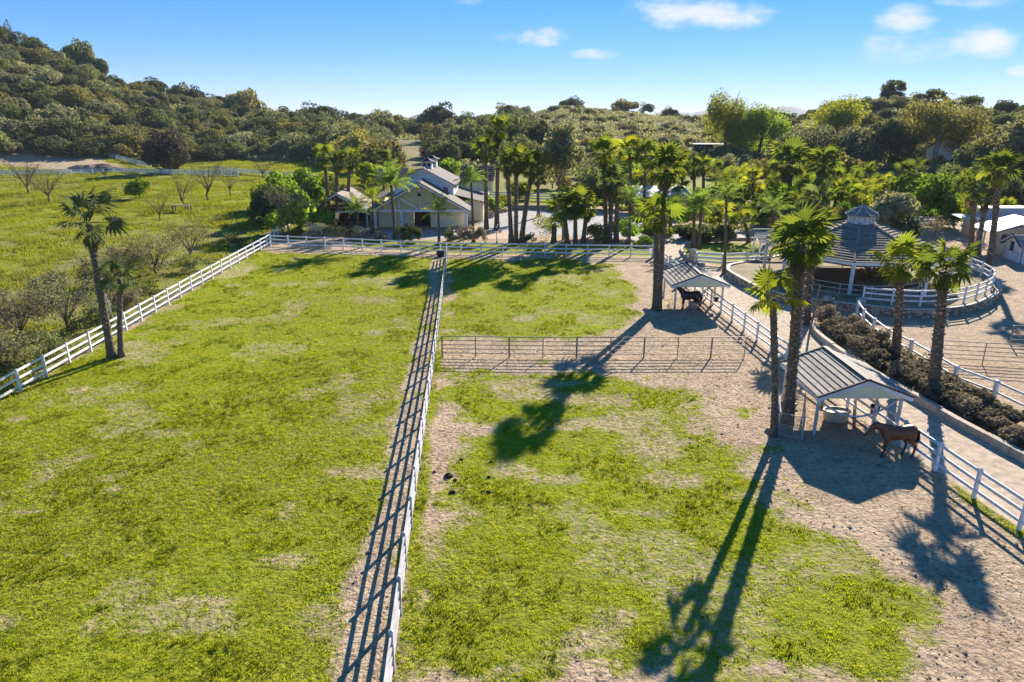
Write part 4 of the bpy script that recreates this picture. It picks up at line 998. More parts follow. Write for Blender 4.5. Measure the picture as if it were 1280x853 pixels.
# ---------------------------------------------------------------- hillsides
def hill_mesh(kind, n, leaf):
    out = []
    for s in range(4):
        for m_ in kind: out.append(crown_mesh('h%d' % n, s, M[m_], (1, 1, .85), n, leaf, 22, gap=.16))
    return out
BIG = hill_mesh(('oak', 'grey', 'oak_d', 'oak', 'syc'), 4200, .062)
SMALL = hill_mesh(('grey', 'oak', 'weed', 'grey', 'syc'), 1500, .10)
def place(meshes, name, x, y, r, h, label, cat, group):
    o = link(name, random.choice(meshes)); o.location = (x, y, hz(x, y) - .1 * h); o.rotation_euler = (0, 0, random.uniform(0, 6.28)); o.scale = (r, r * random.uniform(.85, 1.15), h)
    tag(o, label, cat, group); return o
TONE = {'oak_leaves': 'green', 'dark_oak_leaves': 'dark', 'sage_leaves': 'sage-coloured', 'weed_leaves': 'pale', 'olive_gold_leaves': 'brownish'}
def polar(px, d):
    a = azel(px, 150)[0]; return d * math.sin(a), d * math.cos(a)
def fill(n, px0, px1, t0, t1, r0, r1, meshes, name, label, cat, group, sep=.75, hk=(.75, 1.05), keep=None):
    pts = []; tries = 0
    while len(pts) < n and tries < n * 60:
        tries += 1; px = random.uniform(px0, px1); a = azel(px, 150)[0]
        D0 = float(np.interp(a, _TA, _T0)); D1 = float(np.interp(a, _TA, _T1)); d = D0 + (D1 - D0) * (random.uniform(t0, t1))
        if keep and not keep(px, (d - D0) / (D1 - D0)): continue
        x, y = d * math.sin(a), d * math.cos(a); r = random.uniform(r0, r1)
        if any((x - q[0]) ** 2 + (y - q[1]) ** 2 < (sep * (r + q[2])) ** 2 for q in pts): continue
        pts.append((x, y, r))
        o = place(meshes, name, x, y, r, r * random.uniform(*hk), label, cat, group)
        q = (r - r0) / (r1 - r0); t_ = (d - D0) / (D1 - D0); w_ = (px - px0) / (px1 - px0)
        o['label'] = '%s %s %s, %s, %s' % (('small', 'middle-sized', 'large')[min(2, int(q * 3))], TONE[o.data.materials[0].name], label,
                                          ('at its foot', 'low on its slope', 'halfway up', 'high up', 'on its crest')[max(0, min(4, int(t_ * 5)))], ('far left', 'left of its middle', 'in its middle', 'right of its middle', 'far right')[max(0, min(4, int(w_ * 5)))])
fill(285, -90, 385, .0, 1.0, 2.8, 7.2, BIG, 'hillside_oak', 'oak on the left hillside', 'tree', 'left hillside oaks', .52, keep=lambda px, t: t > (.13 if px < 190 else .03))
fill(110, 320, 660, .10, 1.14, 5.0, 8.5, BIG, 'valley_oak', 'oak behind the house', 'tree', 'oaks of the tree line behind the house', .55, (.9, 1.2), keep=lambda px, t: not (470 < px < 545 and t < .75))
fill(200, 655, 905, .05, 1.0, 1.4, 3.6, SMALL, 'scrub_bush', 'scrub bush on the central hill', 'bush', 'scrub bushes on the central hill', .7, (.7, 1.0))
fill(240, 895, 1330, .05, 1.0, 2.0, 4.8, BIG, 'ridge_bush', 'bush on the right-hand hill', 'bush', 'bushes on the right-hand hill', .55, (.7, 1.0))
# skyline trees that stand out
for (px, dd, r, h, lb) in [(8, 405, 9, 13, 'tall oak at the far left skyline'), (30, 405, 4, 12, 'narrow skyline tree right of the far left oak'), (60, 405, 9, 10, 'broad oak on the left skyline below the far left one'), (112, 405, 7, 12, 'separate dark tree sticking up from the left ridge'), (128, 403, 8, 9, 'dark oak leaning against the separate ridge tree'),
                           (195, 402, 8, 7, 'dark oak midway down the left ridge'), (228, 398, 7, 8, 'dark oak with twin tops on the left ridge'), (246, 396, 7, 8, 'dark oak at the lower left ridge'), (272, 394, 7, 7, 'low dark oak near the end of the left ridge'), (308, 392, 10, 12, 'large dark oak where the left ridge meets the valley'), (400, 378, 11, 11, 'large spreading oak on the skyline above the pavilion'), (470, 378, 9, 10, 'spreading oak on the skyline left of the barn cupolas'), (545, 390, 12, 12, 'broad oak on the skyline above the barn'), (712, 478, 9, 6, 'dark shrub knoll on the central hilltop'), (780, 478, 10, 7, 'pair of dark bushes right of the central hilltop'), (808, 478, 5, 6, 'small round skyline bush on the central hill'), (838, 478, 6, 5, 'flat dark bush at the right end of the central skyline')]:
    x, y = polar(px, dd); place(BIG, 'skyline_oak', x, y, r, h, lb, 'tree', None)
for (px, dd, w, h, lb) in [(1113, 350, 12, 8.5, 'umbrella-shaped pale tree on top of the right-hand hill'), (1163, 350, 11, 6.5, 'open-branched tree right of the hilltop umbrella tree'), (1208, 345, 10, 7.5, 'small airy tree alone on the right skyline')]:
    x, y = polar(px, dd); p = Vector((x, y, hz(x, y)))
    k = F / math.hypot(x, y); tree(px, 130, w * k, h * k, 'oak', lb, base=p, bare=.22, n=2200, lobes=20, gap=.34)
def chaparral():
    """low growth between the individual bushes"""
    n = 78000; px = rng.uniform(-120, 1400, n); a = np.interp(px, [t[0] for t in _T], _TA)
    D0 = np.interp(a, _TA, _T0); D1 = np.interp(a, _TA, _T1); t = rng.uniform(0.0, 1.02, n) ** .9; d = D0 + (D1 - D0) * t
    x, y = d * np.sin(a), d * np.cos(a)
    dens = fbm(x / 9, y / 9, 3, 123)
    thr = np.where(px < 380, .48, np.where(px < 650, .52, np.where(px < 900, .50, .44)))
    open_ = (px > 440) & (px < 560) & (t < .7)
    ok = (dens > thr) & ~open_ & ~((px < 200) & (t < .12)); x, y, px = x[ok], y[ok], px[ok]; n = len(x); m_ = 4
    x = np.repeat(x, m_) + rng.normal(0, .8, n * m_); y = np.repeat(y, m_) + rng.normal(0, .8, n * m_); z = height(x, y) + rng.uniform(.1, 1.7, n * m_)
    k = len(x); p = np.stack([x, y, z], 1); nn = rng.normal(size=(k, 3)); nn[:, 2] += .6; nn /= np.linalg.norm(nn, axis=1)[:, None]
    tt = np.cross(nn, rng.normal(size=(k, 3))); tt /= np.linalg.norm(tt, axis=1)[:, None]; b = np.cross(nn, tt); l = rng.uniform(.3, .75, k)[:, None]
    v = np.stack([p - tt * l, p - b * l * .6, p + tt * l, p + b * l * .6], 1).reshape(-1, 3)
    tag(link('chaparral', npmesh('chaparral', v, np.arange(4 * k).reshape(-1, 4), M['grey'])), kind='stuff')
chaparral()
# far mountain, distance haze painted into its blue-grey colour
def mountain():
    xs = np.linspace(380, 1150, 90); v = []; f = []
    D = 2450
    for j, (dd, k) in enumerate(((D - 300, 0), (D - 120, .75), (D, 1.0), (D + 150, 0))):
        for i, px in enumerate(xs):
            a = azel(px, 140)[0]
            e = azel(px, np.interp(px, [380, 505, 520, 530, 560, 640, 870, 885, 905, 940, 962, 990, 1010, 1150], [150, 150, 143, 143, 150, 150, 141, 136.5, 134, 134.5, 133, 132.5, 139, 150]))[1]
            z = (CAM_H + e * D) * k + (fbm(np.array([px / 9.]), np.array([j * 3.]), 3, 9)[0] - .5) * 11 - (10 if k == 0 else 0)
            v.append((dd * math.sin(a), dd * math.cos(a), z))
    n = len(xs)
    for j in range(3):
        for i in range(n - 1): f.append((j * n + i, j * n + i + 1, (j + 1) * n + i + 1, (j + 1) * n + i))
    tag(link('distant_mountain', npmesh('distant_mountain', v, f, mat('mountain_haze_tint', (.15, .18, .23), (.11, .135, .17), .01, .95))), kind='structure')
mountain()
# ---------------------------------------------------------------- house (barn with raised centre aisle)
def window(parent, c, w, h, nx, ny, axis='y', frame='white'):
    """window on a wall facing -y (axis y) or +x (axis x)"""
    f = MB(); t = .07
    def b(u, z, du, dz, dep): f.box((c[0] + u, c[1] - .02, c[2] + z) if axis == 'y' else (c[0] + .02, c[1] + u, c[2] + z), (du, dep, dz) if axis == 'y' else (dep, du, dz))
    for s in (-1, 1): b(s * w / 2, 0, t, h + t, .1); b(0, s * (h / 2 + .002), w - t - .004, t, .09)
    for i in range(1, nx): b(-w / 2 + w * i / nx, 0, .03, h - t, .06)
    for i in range(1, ny): b(0, -h / 2 + h * i / ny, w - t, .03, .05)
    o = f.build('window', M[frame], parent)
    g_ = MB().box((c[0], c[1] - .015, c[2]) if axis == 'y' else (c[0] + .015, c[1], c[2]), (w, .02, h) if axis == 'y' else (.02, w, h)); g_.build('pane', M['glass'], o)
    return o
def cupola(parent, x, y, z, s, two=True):
    c = MB().box((x, y, z + .45 * s), (1.5 * s, 1.5 * s, 1.1 * s)).build('cupola', M['wall_white'], parent)
    for i, (zz, w, h) in enumerate(((.98, 1.15, .62),) if not two else ((.98, 1.2, .62),)):
        mb = MB(); e = w * s; zb = z + zz * s
        mb.add([(x - e, y - e, zb), (x + e, y - e, zb), (x + e, y + e, zb), (x - e, y + e, zb), (x - e * .5, y - e * .5, zb + h * s * .35), (x + e * .5, y - e * .5, zb + h * s * .35), (x + e * .5, y + e * .5, zb + h * s * .35), (x - e * .5, y + e * .5, zb + h * s * .35), (x, y, zb + h * s)],
               [(3, 2, 1, 0), (0, 1, 5, 4), (1, 2, 6, 5), (2, 3, 7, 6), (3, 0, 4, 7), (4, 5, 8), (5, 6, 8), (6, 7, 8), (7, 4, 8)])
        mb.build('cupola_roof', M['trim_dark'], c)
    MB().tube([(x, y, z + 1.5 * s), (x, y, z + 2.1 * s)], .03, 5).build('finial', M['iron'], c)
    for s2 in (-.35, .35): MB().box((x + s2 * s, y - .77 * s, z + .55 * s), (.45 * s, .05, .5 * s)).build('louvre', M['dark'], c)
def house():
    o = W(526, 286); H = thing('barn_house', 'cream barn-style house with white trussed gable, raised upper gable and two cupolas', 'house', (o.x, o.y, 0))
    hw, ez, az = 6.85, 2.62, 6.45; D = 6.2
    def za(x, hw=hw, ez=ez, az=az): return az - (az - ez) * abs(x) / hw
    # front porch block
    yw = 1.6
    for (x0, x1) in ((-6.3, -1.15), (1.3, 6.3)): MB().box(((x0 + x1) / 2, yw, 1.3), (x1 - x0, .2, 2.6)).build('wall', M['wall'], H)
    MB().box((0.075, yw, 2.45), (2.45, .2, .3)).build('wall', M['wall'], H)
    for s in (-1, 1): MB().box((s * 6.3, (yw + 14) / 2 + .1, 1.3), (.2, 14 - yw, 2.596)).build('wall', M['wall'], H)
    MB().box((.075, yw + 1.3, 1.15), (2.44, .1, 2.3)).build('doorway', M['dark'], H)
    for x in (-.75, .75): dr = MB().box((x + .075, yw + .95, 1.1), (1.05, .06, 2.2)).build('door', M['wood_dark'], H); MB().box((x * .3 + .075, yw + .9, 1.1), (.05, .05, .3)).build('handle', M['iron'], dr)
    MB().box((-2.6, yw - .13, 1.3), (.12, .05, 2.5)).build('wall_trim', M['white'], H)
    MB().extr([(-hw * .96, 0.25, ez + .05), (hw * .96, .25, ez + .05), (0, .25, az - .16)], (0, .1, 0)).build('gable_panel', M['wall_olive'], H)
    MB().beam((-hw * .97, .1, ez - .06), (hw * .97, .1, ez - .06), .22, .34).build('tie_beam', M['white'], H)
    for x in (-3.0, 3.0): MB().beam((x, .1, ez + .11), (x, .1, za(x) - .26), .12, .2).build('truss_strut', M['white'], H)
    MB().beam((0, .1, ez + .11), (0, .1, az - .35), .16, .2).build('truss_strut', M['white'], H)
    for s in (-1, 1): MB().beam((s * .2, .085, ez + .16), (s * 2.88, .085, za(2.9) - .5), .14, .2).build('truss_brace', M['white'], H)
    for x in (-6.55, -2.7, 6.55): MB().box((x, .1, 1.22), (.42, .42, 2.43)).build('porch_post', M['white'], H)
    b = MB().lathe([(.02, .5), (.10, .46), (.18, .2), (.3, .02), (.3, 0)], (0, -.1, az - 1.75), 12).build('bell', M['iron'], H)
    for s in (-1, 1):
        A = (s * (hw + .35), -.35, za(hw + .35) + .1); B_ = (s * (hw + .35), D, za(hw + .35) + .1)
        slope(A, B_, (0, D, az + .1), (0, -.35, az + .1), 14, .05, M['roof'], H)
        MB().beam((s * (hw + .4), -.4, za(hw + .4) - .05), (s * .02, -.4, az - .05), .08, .26).build('bargeboard', M['white'], H)
        MB().beam((s * (hw + .42), -.42, za(hw + .42) + .16), (s * .02, -.42, az + .16), .14, .14).build('roof_edge', M['trim_dark'], H)
    MB().beam((0, -.4, az + .16), (0, D, az + .16), .3, .1).build('ridge_cap', M['trim_dark'], H)
    # raised centre aisle
    y0, y1, uh, ue, ua = 5.4, 23.0, 4.35, 5.75, 8.0
    MB().extr([(-uh, y0, 3.2), (uh, y0, 3.2), (uh, y0, ue), (0, y0, ua - .1), (-uh, y0, ue)], (0, .15, 0)).build('upper_gable', M['wall_white'], H)
    for s in (-1, 1): MB().box((s * uh, (y0 + y1) / 2 + .16, 4.5), (.15, y1 - y0, 2.5)).build('upper_wall', M['wall_white'], H)
    zu = lambda x: ua - (ua - ue) * abs(x) / uh
    for s in (-1, 1):
        slope((s * (uh + .5), y0 - .45, zu(uh + .5) + .06), (s * (uh + .5), y1 - 6, zu(uh + .5) + .06), (0, y1 - 6, ua + .06), (0, y0 - .45, ua + .06), 10, .05, M['roof'], H)
        MB().beam((s * (uh + .52), y0 - .5, zu(uh + .52) - .08), (s * .02, y0 - .5, ua - .08), .08, .24).build('bargeboard', M['white'], H)
        MB().beam((s * (uh + .54), y0 - .52, zu(uh + .54) + .11), (s * .02, y0 - .52, ua + .11), .12, .12).build('roof_edge', M['trim_dark'], H)
    MB().beam((0, y0 - .45, ua + .12), (0, y1 - 6, ua + .12), .3, .1).build('ridge_cap', M['roof'], H)
    window(H, (3.25, y0, 5.0), .75, .7, 2, 2); window(H, (1.9, y0, 5.0), .5, .5, 1, 1)
    for y in (9.5, 13.2, 16.9): window(H, (uh + .08, y, 5.0), 1.1, .8, 2, 1, 'x')
    cupola(H, .15, y0 + 4.2, ua - .2, 1.0); cupola(H, .35, y0 + 9.2, ua - .1, 1.0)
    # lower side aisles
    for s in (-1, 1):
        xo = 9.2
        slope((s * xo, y0 + .8, 3.0), (s * xo, y1, 3.0), (s * (uh + .08), y1, 4.15), (s * (uh + .08), y0 + .8, 4.15), 9, .05, M['roof'], H)
        MB().box((s * (xo - .5), (y0 + y1) / 2 + 1.2, 1.42), (.2, y1 - y0 - 2.0, 2.8)).build('wall', M['wall'], H)
        MB().extr([(s * (xo - .6), y0 + 1.3, 0), (s * 6.45, y0 + 1.3, 0), (s * 6.45, y0 + 1.3, 3.3), (s * (xo - .6), y0 + 1.3, 2.9)], (0, .15, 0)).build('wall', M['wall'], H)
        MB().beam((s * (xo + .04), y0 + .8, 2.9), (s * (xo + .04), y1, 2.9), .06, .2).build('fascia', M['white'], H)
        for y in (y0 + 1.0, y0 + 5, y0 + 9): MB().box((s * (xo - .12), y, 1.35), (.18, .18, 2.7)).build('porch_post', M['white'], H)
    window(H, (8.72, 13, 1.7), 1.2, 1.0, 2, 2, 'x')
    # dark-roofed cross wing
    slope((4.5, y1 - 6.2, 5.2), (10.2, y1 - 6.2, 5.2), (10.2, y1 - 1.5, 7.4), (4.5, y1 - 1.5, 7.4), 8, .05, M['trim_dark'], H)
    slope((4.5, y1 + 3.2, 5.2), (10.2, y1 + 3.2, 5.2), (10.2, y1 - 1.5, 7.4), (4.5, y1 - 1.5, 7.4), 8, .05, M['trim_dark'], H)
    MB().extr([(4.6, y1 - 5.8, 3.4), (10.0, y1 - 5.8, 3.4), (10.0, y1 - 5.8, 5.3), (4.6, y1 - 5.8, 5.3)], (0, .15, 0)).build('wall', M['wall'], H)
    slope((-4.5, y1 - 6.2, 5.2), (-9.5, y1 - 6.2, 5.2), (-9.5, y1 - 1.5, 7.0), (-4.5, y1 - 1.5, 7.0), 8, .05, M['trim_dark'], H)
house()
def pavilion():
    o = W(424, 288); Pv = thing('open_pavilion', 'open timber pavilion with grey gable roof left of the house', 'pavilion', (o.x, o.y, 0))
    hw, ez, az, D = 4.3, 2.6, 5.2, 9.0
    za = lambda x: az - (az - ez) * abs(x) / hw
    for s in (-1, 1):
        slope((s * (hw + .3), -.3, za(hw + .3)), (s * (hw + .3), D, za(hw + .3)), (0, D, az), (0, -.3, az), 9, .05, M['roof_light'], Pv)
        MB().beam((s * (hw + .32), -.36, za(hw + .32) - .1), (s * .02, -.36, az - .1), .08, .22).build('bargeboard', M['white'], Pv)
        MB().beam((s * (hw + .34), -.38, za(hw + .34) + .08), (s * .02, -.38, az + .08), .12, .12).build('roof_edge', M['trim_dark'], Pv)
        for y in (0, 3, 6, 8.8): MB().box((s * (hw - .2), y, ez / 2), (.2, .2, ez)).build('post', M['white_old'], Pv)
        MB().beam((s * (hw - .2), -.1, ez - .1), (s * (hw - .2), D - .1, ez - .1), .14, .24).build('header_beam', M['wood'], Pv)
    for y in (-.1, 4.4, D - .2):
        MB().beam((-hw + .1, y, ez + .02), (hw - .1, y, ez + .02), .14, .2).build('tie_beam', M['white_old'], Pv)
        for x in (-2.6, -1.3, 0, 1.3, 2.6): MB().beam((x, y, ez + .12), (x, y, za(x) - .12), .08, .1).build('truss_strut', M['wood'], Pv)
    for y in (1.2, 4.2, 7.4):
        for z in (.5, 1.0): MB().beam((-hw + .3, y, z), (hw - .3, y, z), .06, .12).build('stall_rail', M['wood'], Pv)
    MB().box((0, D - .1, 1.25), (2 * hw - .6, .1, 2.4)).build('back_wall', M['wood_dark'], Pv)
    for x in (-1.4, 1.4): MB().box((x, D * .65, .9), (.1, 5.6, 1.8)).build('stall_partition', M['wood_dark'], Pv)
pavilion()
# ---------------------------------------------------------------- gazebo platform, roof and ring
PZ = .65
plat_px = [(909, 345), (914, 349), (929, 358), (950, 369), (985, 379), (1017, 384), (1050, 388), (1078, 391), (1125, 397), (1167, 397), (1205, 392), (1228, 385), (1242, 377), (1248, 369), (1243, 358), (1232, 350), (1212, 341), (1180, 330), (1120, 318), (1010, 318), (960, 330), (925, 336), (911, 339)]
def platform():
    P = [W(*q) for q in plat_px]; c = sum(P, Vector()) / len(P)
    root = thing('gazebo_platform', 'raised terrace with low rubble stone wall carrying the gazebo', 'terrace', c)
    q = [p - c for p in P]
    MB().prism([(p.x, p.y) for p in q], .0, PZ - .03).build('fill', M['mortar'], root)
    MB().add([(p.x * .97, p.y * .97, PZ) for p in q], [tuple(range(len(q)))]).build('deck', mat('terrace_soil', (.30, .22, .145), (.17, .145, .07), .6, .95, .5, 10), root)
    st = MB(); cap = MB(); rr = random.Random(3)
    loop = resample([p for p in P] + [P[0]], .32)
    for i in range(len(loop) - 1):
        a, b = loop[i] - c, loop[i + 1] - c; d = (b - a).normalized(); nrm = Vector((d.y, -d.x, 0))
        if nrm.dot(a) < 0: nrm = -nrm
        rz = math.atan2(d.y, d.x)
        for k in range(3):
            m_ = a.lerp(b, rr.uniform(.3, .7)); w = rr.uniform(.24, .42); hh = rr.uniform(.15, .24); n_ = len(st.v)
            st.box((m_.x + nrm.x * rr.uniform(-.02, .07), m_.y + nrm.y * rr.uniform(-.02, .07), .11 + k * .20 + rr.uniform(-.03, .03)), (w, .3, hh), rz + rr.gauss(0, .12))
        if i % 2 == 0:
            e = loop[min(i + 2, len(loop) - 1)] - c; cap.beam(a + Vector((0, 0, PZ + .05)), e + Vector((0, 0, PZ + .05)) - d * .015, .36 + rr.uniform(-.02, .02), .09)
    tag(st.build('stones', M['stone'], root), kind='stuff'); tag(cap.build('coping', M['cap'], root), kind='stuff')
platform()
def gazebo():
    fv = W(1066, 329, 3.5); az0 = math.atan2(fv.x, fv.y); rd, rw = 8.9, 8.6
    c = Vector((fv.x + rd * math.sin(az0 + .012), fv.y + rd * math.cos(az0 + .012), PZ))
    Gz = thing('gazebo', 'large octagonal pavilion with dark tiled roof and white cupola', 'gazebo', c)
    ax = Vector((math.sin(az0), math.cos(az0), 0)); sx = Vector((math.cos(az0), -math.sin(az0), 0))
    ez, tz, rt = 2.85, 5.15, 1.36
    ring = lambda r, z: [-ax * rd * r * math.cos(k * math.pi / 4) + sx * rw * r * math.sin(k * math.pi / 4) + Vector((0, 0, z)) for k in range(8)]
    E, T = ring(1, ez), ring(rt / rw, tz)
    for k in range(8):
        a, b, t1, t0 = E[k], E[(k + 1) % 8], T[(k + 1) % 8], T[k]
        nn = (b - a).cross(t0 - a).normalized()
        if nn.z < 0: nn = -nn
        base = MB().extr([a - nn * .012, b - nn * .012, t1 - nn * .012, t0 - nn * .012], -nn * .06).build('roof_facet', M['wood'], Gz)
        for v, f in courses(a, b, t1, t0, 16, .11): MB().add(v, f).build('roof_course', M['roof_dark'], base)
        MB().tube([a + Vector((0, 0, .06)), t0 + Vector((0, 0, .06))], .13, 7).build('hip_cap', M['roof_dark'], Gz)
        bar('fascia', a + Vector((0, 0, -.1)), b + Vector((0, 0, -.1)), .06, .24, M['white'], Gz)
        p = a * .97; MB().box((p.x, p.y, ez / 2 - .05), (.24, .24, ez - .1)).build('post', M['white'], Gz)
        m_ = a.lerp(b, .5) * .97
        MB().beam(a * .97 + Vector((0, 0, -.22)), b * .97 + Vector((0, 0, -.22)), .12, .2).build('header_beam', M['wood'], Gz)
    # cupola
    e8 = lambda r, z: [Vector((r * math.sin(k * math.pi / 4 + az0), -r * math.cos(k * math.pi / 4 + az0) + 0, z)) for k in range(8)]
    cu = MB().lathe([(1.28, tz - .1), (1.28, tz + .85)], (0, 0, 0), 8).build('cupola', M['white'], Gz)
    for k in range(8):
        a = (k + .5) * math.pi / 4
        for o_ in (-.25, .25):
            r = 1.28 * math.cos(math.pi / 8) + .02; p = Vector((math.cos(a) * r - math.sin(a) * o_, math.sin(a) * r + math.cos(a) * o_, tz + .42))
            MB().box(p, (.05, .3, .5), a).build('louvre', M['white_old'], cu)
    for k in range(8):
        r1, r0 = 1.58, .12; q = [(r1 * math.cos(k * math.pi / 4), r1 * math.sin(k * math.pi / 4), tz + .82), (r1 * math.cos((k + 1) * math.pi / 4), r1 * math.sin((k + 1) * math.pi / 4), tz + .82)]
        t_ = [(r0 * math.cos((k + 1) * math.pi / 4), r0 * math.sin((k + 1) * math.pi / 4), tz + 1.6), (r0 * math.cos(k * math.pi / 4), r0 * math.sin(k * math.pi / 4), tz + 1.6)]
        mb = MB()
        for v, f in courses(q[0], q[1], t_[0], t_[1], 5, .05): mb.add(v, f)
        mb.extr([Vector(x) - Vector((0, 0, .03)) for x in q + t_], (0, 0, -.04)); mb.build('cupola_roof', M['roof_dark'], cu)
        MB().tube([Vector(q[0]) + Vector((0, 0, .05)), Vector(t_[1]) + Vector((0, 0, .05))], .06, 5).build('hip_cap', M['white_old'], cu)
    MB().lathe([(.16, 0), (.2, .1), (.08, .25), (.0, .32)], (0, 0, tz + 1.58), 8).build('finial', M['roof_dark'], cu)
    return c
gz_c = gazebo()
# white ring fence on the terrace
rim = [(1078, 384), (1103, 386.5), (1142, 388.5), (1175, 388), (1203, 385), (1225, 378), (1238, 371), (1241, 363), (1234, 355), (1218, 347), (1195, 339)]
fence('ring_fence', 'curved white rail fence round the edge of the raised terrace', [W(x, y - 6.5, PZ + .09) for x, y in rim], (.35, .8, 1.22), 2.2, flat=True, zb=PZ + .08, jit=.004)
pipe_fence('pale pipe rail pen inside the gazebo', [W(x, y, PZ) for x, y in ((952, 352), (985, 361), (1014, 367), (1060, 375), (1100, 377), (1135, 374), (1165, 366))], 2.7, 1.3, 3, M['pipe_pale'], .03, .045, zb=PZ)
pipe_fence('pale pipe rail at the back of the gazebo pen', [W(x, y, PZ) for x, y in ((990, 342), (1030, 338), (1080, 337), (1130, 342))], 2.7, 1.3, 3, M['pipe_pale'], .03, .045, zb=PZ)
t = thing('hay_pile', 'heap of brown hay under the gazebo roof', 'hay', W(1100, 345, PZ))
v, f = leafcloud(5, 2.2, 1.4, .7, 1500, .14, 12); link('hay', npmesh('hay', v + np.array([0, 0, .3]), f, mat('hay', (.42, .25, .11), (.3, .17, .08), 1, .9, island=.8)), t)
for lb, p in (('pale stone block on the terrace edge beside the thick palm', (1034, 377)), ('small boulder on the terrace edge', (1076, 380))):
    q = W(*p, PZ); t = MB(); rr = random.Random(p[0]); t.lathe([(.25, 0), (.42, .12), (.4, .38), (.22, .5)], (0, 0, 0), 7); t.v = [(a * rr.uniform(.85, 1.15), b * rr.uniform(.85, 1.15), c * rr.uniform(.9, 1.1)) for a, b, c in t.v]
    tag(t.build('boulder', M['boulder'], None, False, q), lb, 'rock')
# small tiled trellis roof left of the gazebo
def trellis():
    c = W(966, 326); T = thing('entry_arbor', 'small tiled arbor roof on white posts left of the gazebo', 'arbor', c)
    slope((-2.2, -1.2, 2.4), (2.2, -1.2, 2.4), (2.2, 1.2, 3.3), (-2.2, 1.2, 3.3), 7, .06, M['roof_light'], T, split=True)
    bar('roof_edge', (-2.25, 1.2, 3.36), (2.25, 1.2, 3.36), .2, .1, M['trim_dark'], T)
    bar('fascia', (-2.2, -1.24, 2.32), (2.2, -1.24, 2.32), .05, .18, M['white'], T)
    for x in (-2, 2):
        for y in (-1, 1): MB().box((x, y, 1.15 + (y > 0) * .4), (.15, .15, 2.3 + (y > 0) * .8)).build('post', M['white'], T)
trellis()
# ---------------------------------------------------------------- curbs
def curb(label, pts, h, w, name='curb_wall', m_='curb', cat='curb', step=1.6):
    P = resample([W(*p) for p in pts], step); o0 = P[0].copy(); root = thing(name, label, cat, o0); rr = random.Random(int(pts[0][0]))
    for i in range(len(P) - 1):
        a, b = P[i] - o0, P[i + 1] - o0; d = (b - a).normalized(); hh = h * rr.uniform(.94, 1.06)
        MB().beam(a + Vector((0, 0, hh / 2 - .05)) + d * .008, b + Vector((0, 0, hh / 2 - .05)) - d * .008, w * rr.uniform(.94, 1.06), hh + .1).build('curb_stone', M[m_], root)
    return root
curb('long pale stone curb between the gravel drive and hedge strip', [(1013, 398), (1015, 410), (1022, 423), (1048, 442), (1078, 462), (1121, 488), (1197, 532), (1340, 610)], .42, .34)
curb('pale curved curb ringing the island lawn', [(945, 300), (905, 301), (872, 302), (856, 307), (851, 314), (856, 322), (868, 330), (880, 334)], .35, .3)
curb('low stone retaining wall at the back of the parking yard', [(635, 263), (660, 262), (690, 263), (705, 266)], .8, .35, 'garden_wall', 'stone', 'wall', 1.2)
curb('low dark curb along the back road behind the island lawn', [(790, 290), (850, 292), (900, 292), (960, 292)], .3, .3)
t = thing('stone_pillar', 'rough stone pillar at the end of the island fence', 'pillar', W(865, 328))
rr = random.Random(4)
for k in range(5):
    for q in (-1, 1): MB().box((q * .2 + rr.gauss(0, .02), rr.gauss(0, .02), .14 + k * .27), (.38, .55 + rr.gauss(0, .05), .255), rr.gauss(0, .06)).build('stone', M['stone'], t)
MB().box((0, 0, 1.43), (.9, .75, .1)).build('coping', M['cap'], t)
# ---------------------------------------------------------------- other buildings
def carport():
    a, b = W(790, 262), W(862, 268); c = (a + b) / 2; T = thing('carport', 'long open carport with pale corrugated metal roof behind the drive', 'carport', c)
    hw = 5.2; D = 6; r = thing
    z0, z1 = 2.5, 3.7; mb = MB(); n = 26
    for k in range(n):
        x0 = -hw + 2 * hw * k / n; x1 = x0 + 2 * hw / n
        MB().extr([(x0, -.3, z0), (x1 - .03, -.3, z0), (x1 - .03, D, z1), (x0, D, z1)], (0, -.01, .05)).build('roof_panel', M['metal_roof'], T)
    bar('fascia', (-hw, -.32, z0 - .03), (hw, -.32, z0 - .03), .05, .16, M['white_old'], T)
    for x in (-4.9, -1.6, 1.6, 4.9):
        for y in (0, D - .3): MB().box((x, y, 1.2 + (y > 0) * .55), (.16, .16, 2.4 + (y > 0) * 1.1)).build('post', M['wood'], T)
    MB().box((0, D - .1, 1.4), (2 * hw - .2, .1, 2.8)).build('back_wall', M['barn_wood'], T)
    t = thing('small_tractor', 'small red tractor parked under the carport roof', 'tractor', c + Vector((2.6, 1.2, 0)))
    MB().box((0, 0, .75), (1.3, .55, .5)).build('hood', M['red'], t); MB().box((-.75, 0, .95), (.5, .9, .35)).build('mudguard', M['red'], t); MB().box((-.7, 0, 1.3), (.4, .45, .4)).build('seat', M['black'], t)
    for x, rd in ((-.75, .55), (.6, .33)):
        for y in (-.55, .55): MB().tube([(x, y - .12, rd), (x, y + .12, rd)], rd, 14).build('wheel', M['black'], t)
    MB().tube([(-.25, 0, 1), (-.4, 0, 1.45)], .025, 5).build('steering_column', M['iron'], t)
carport()
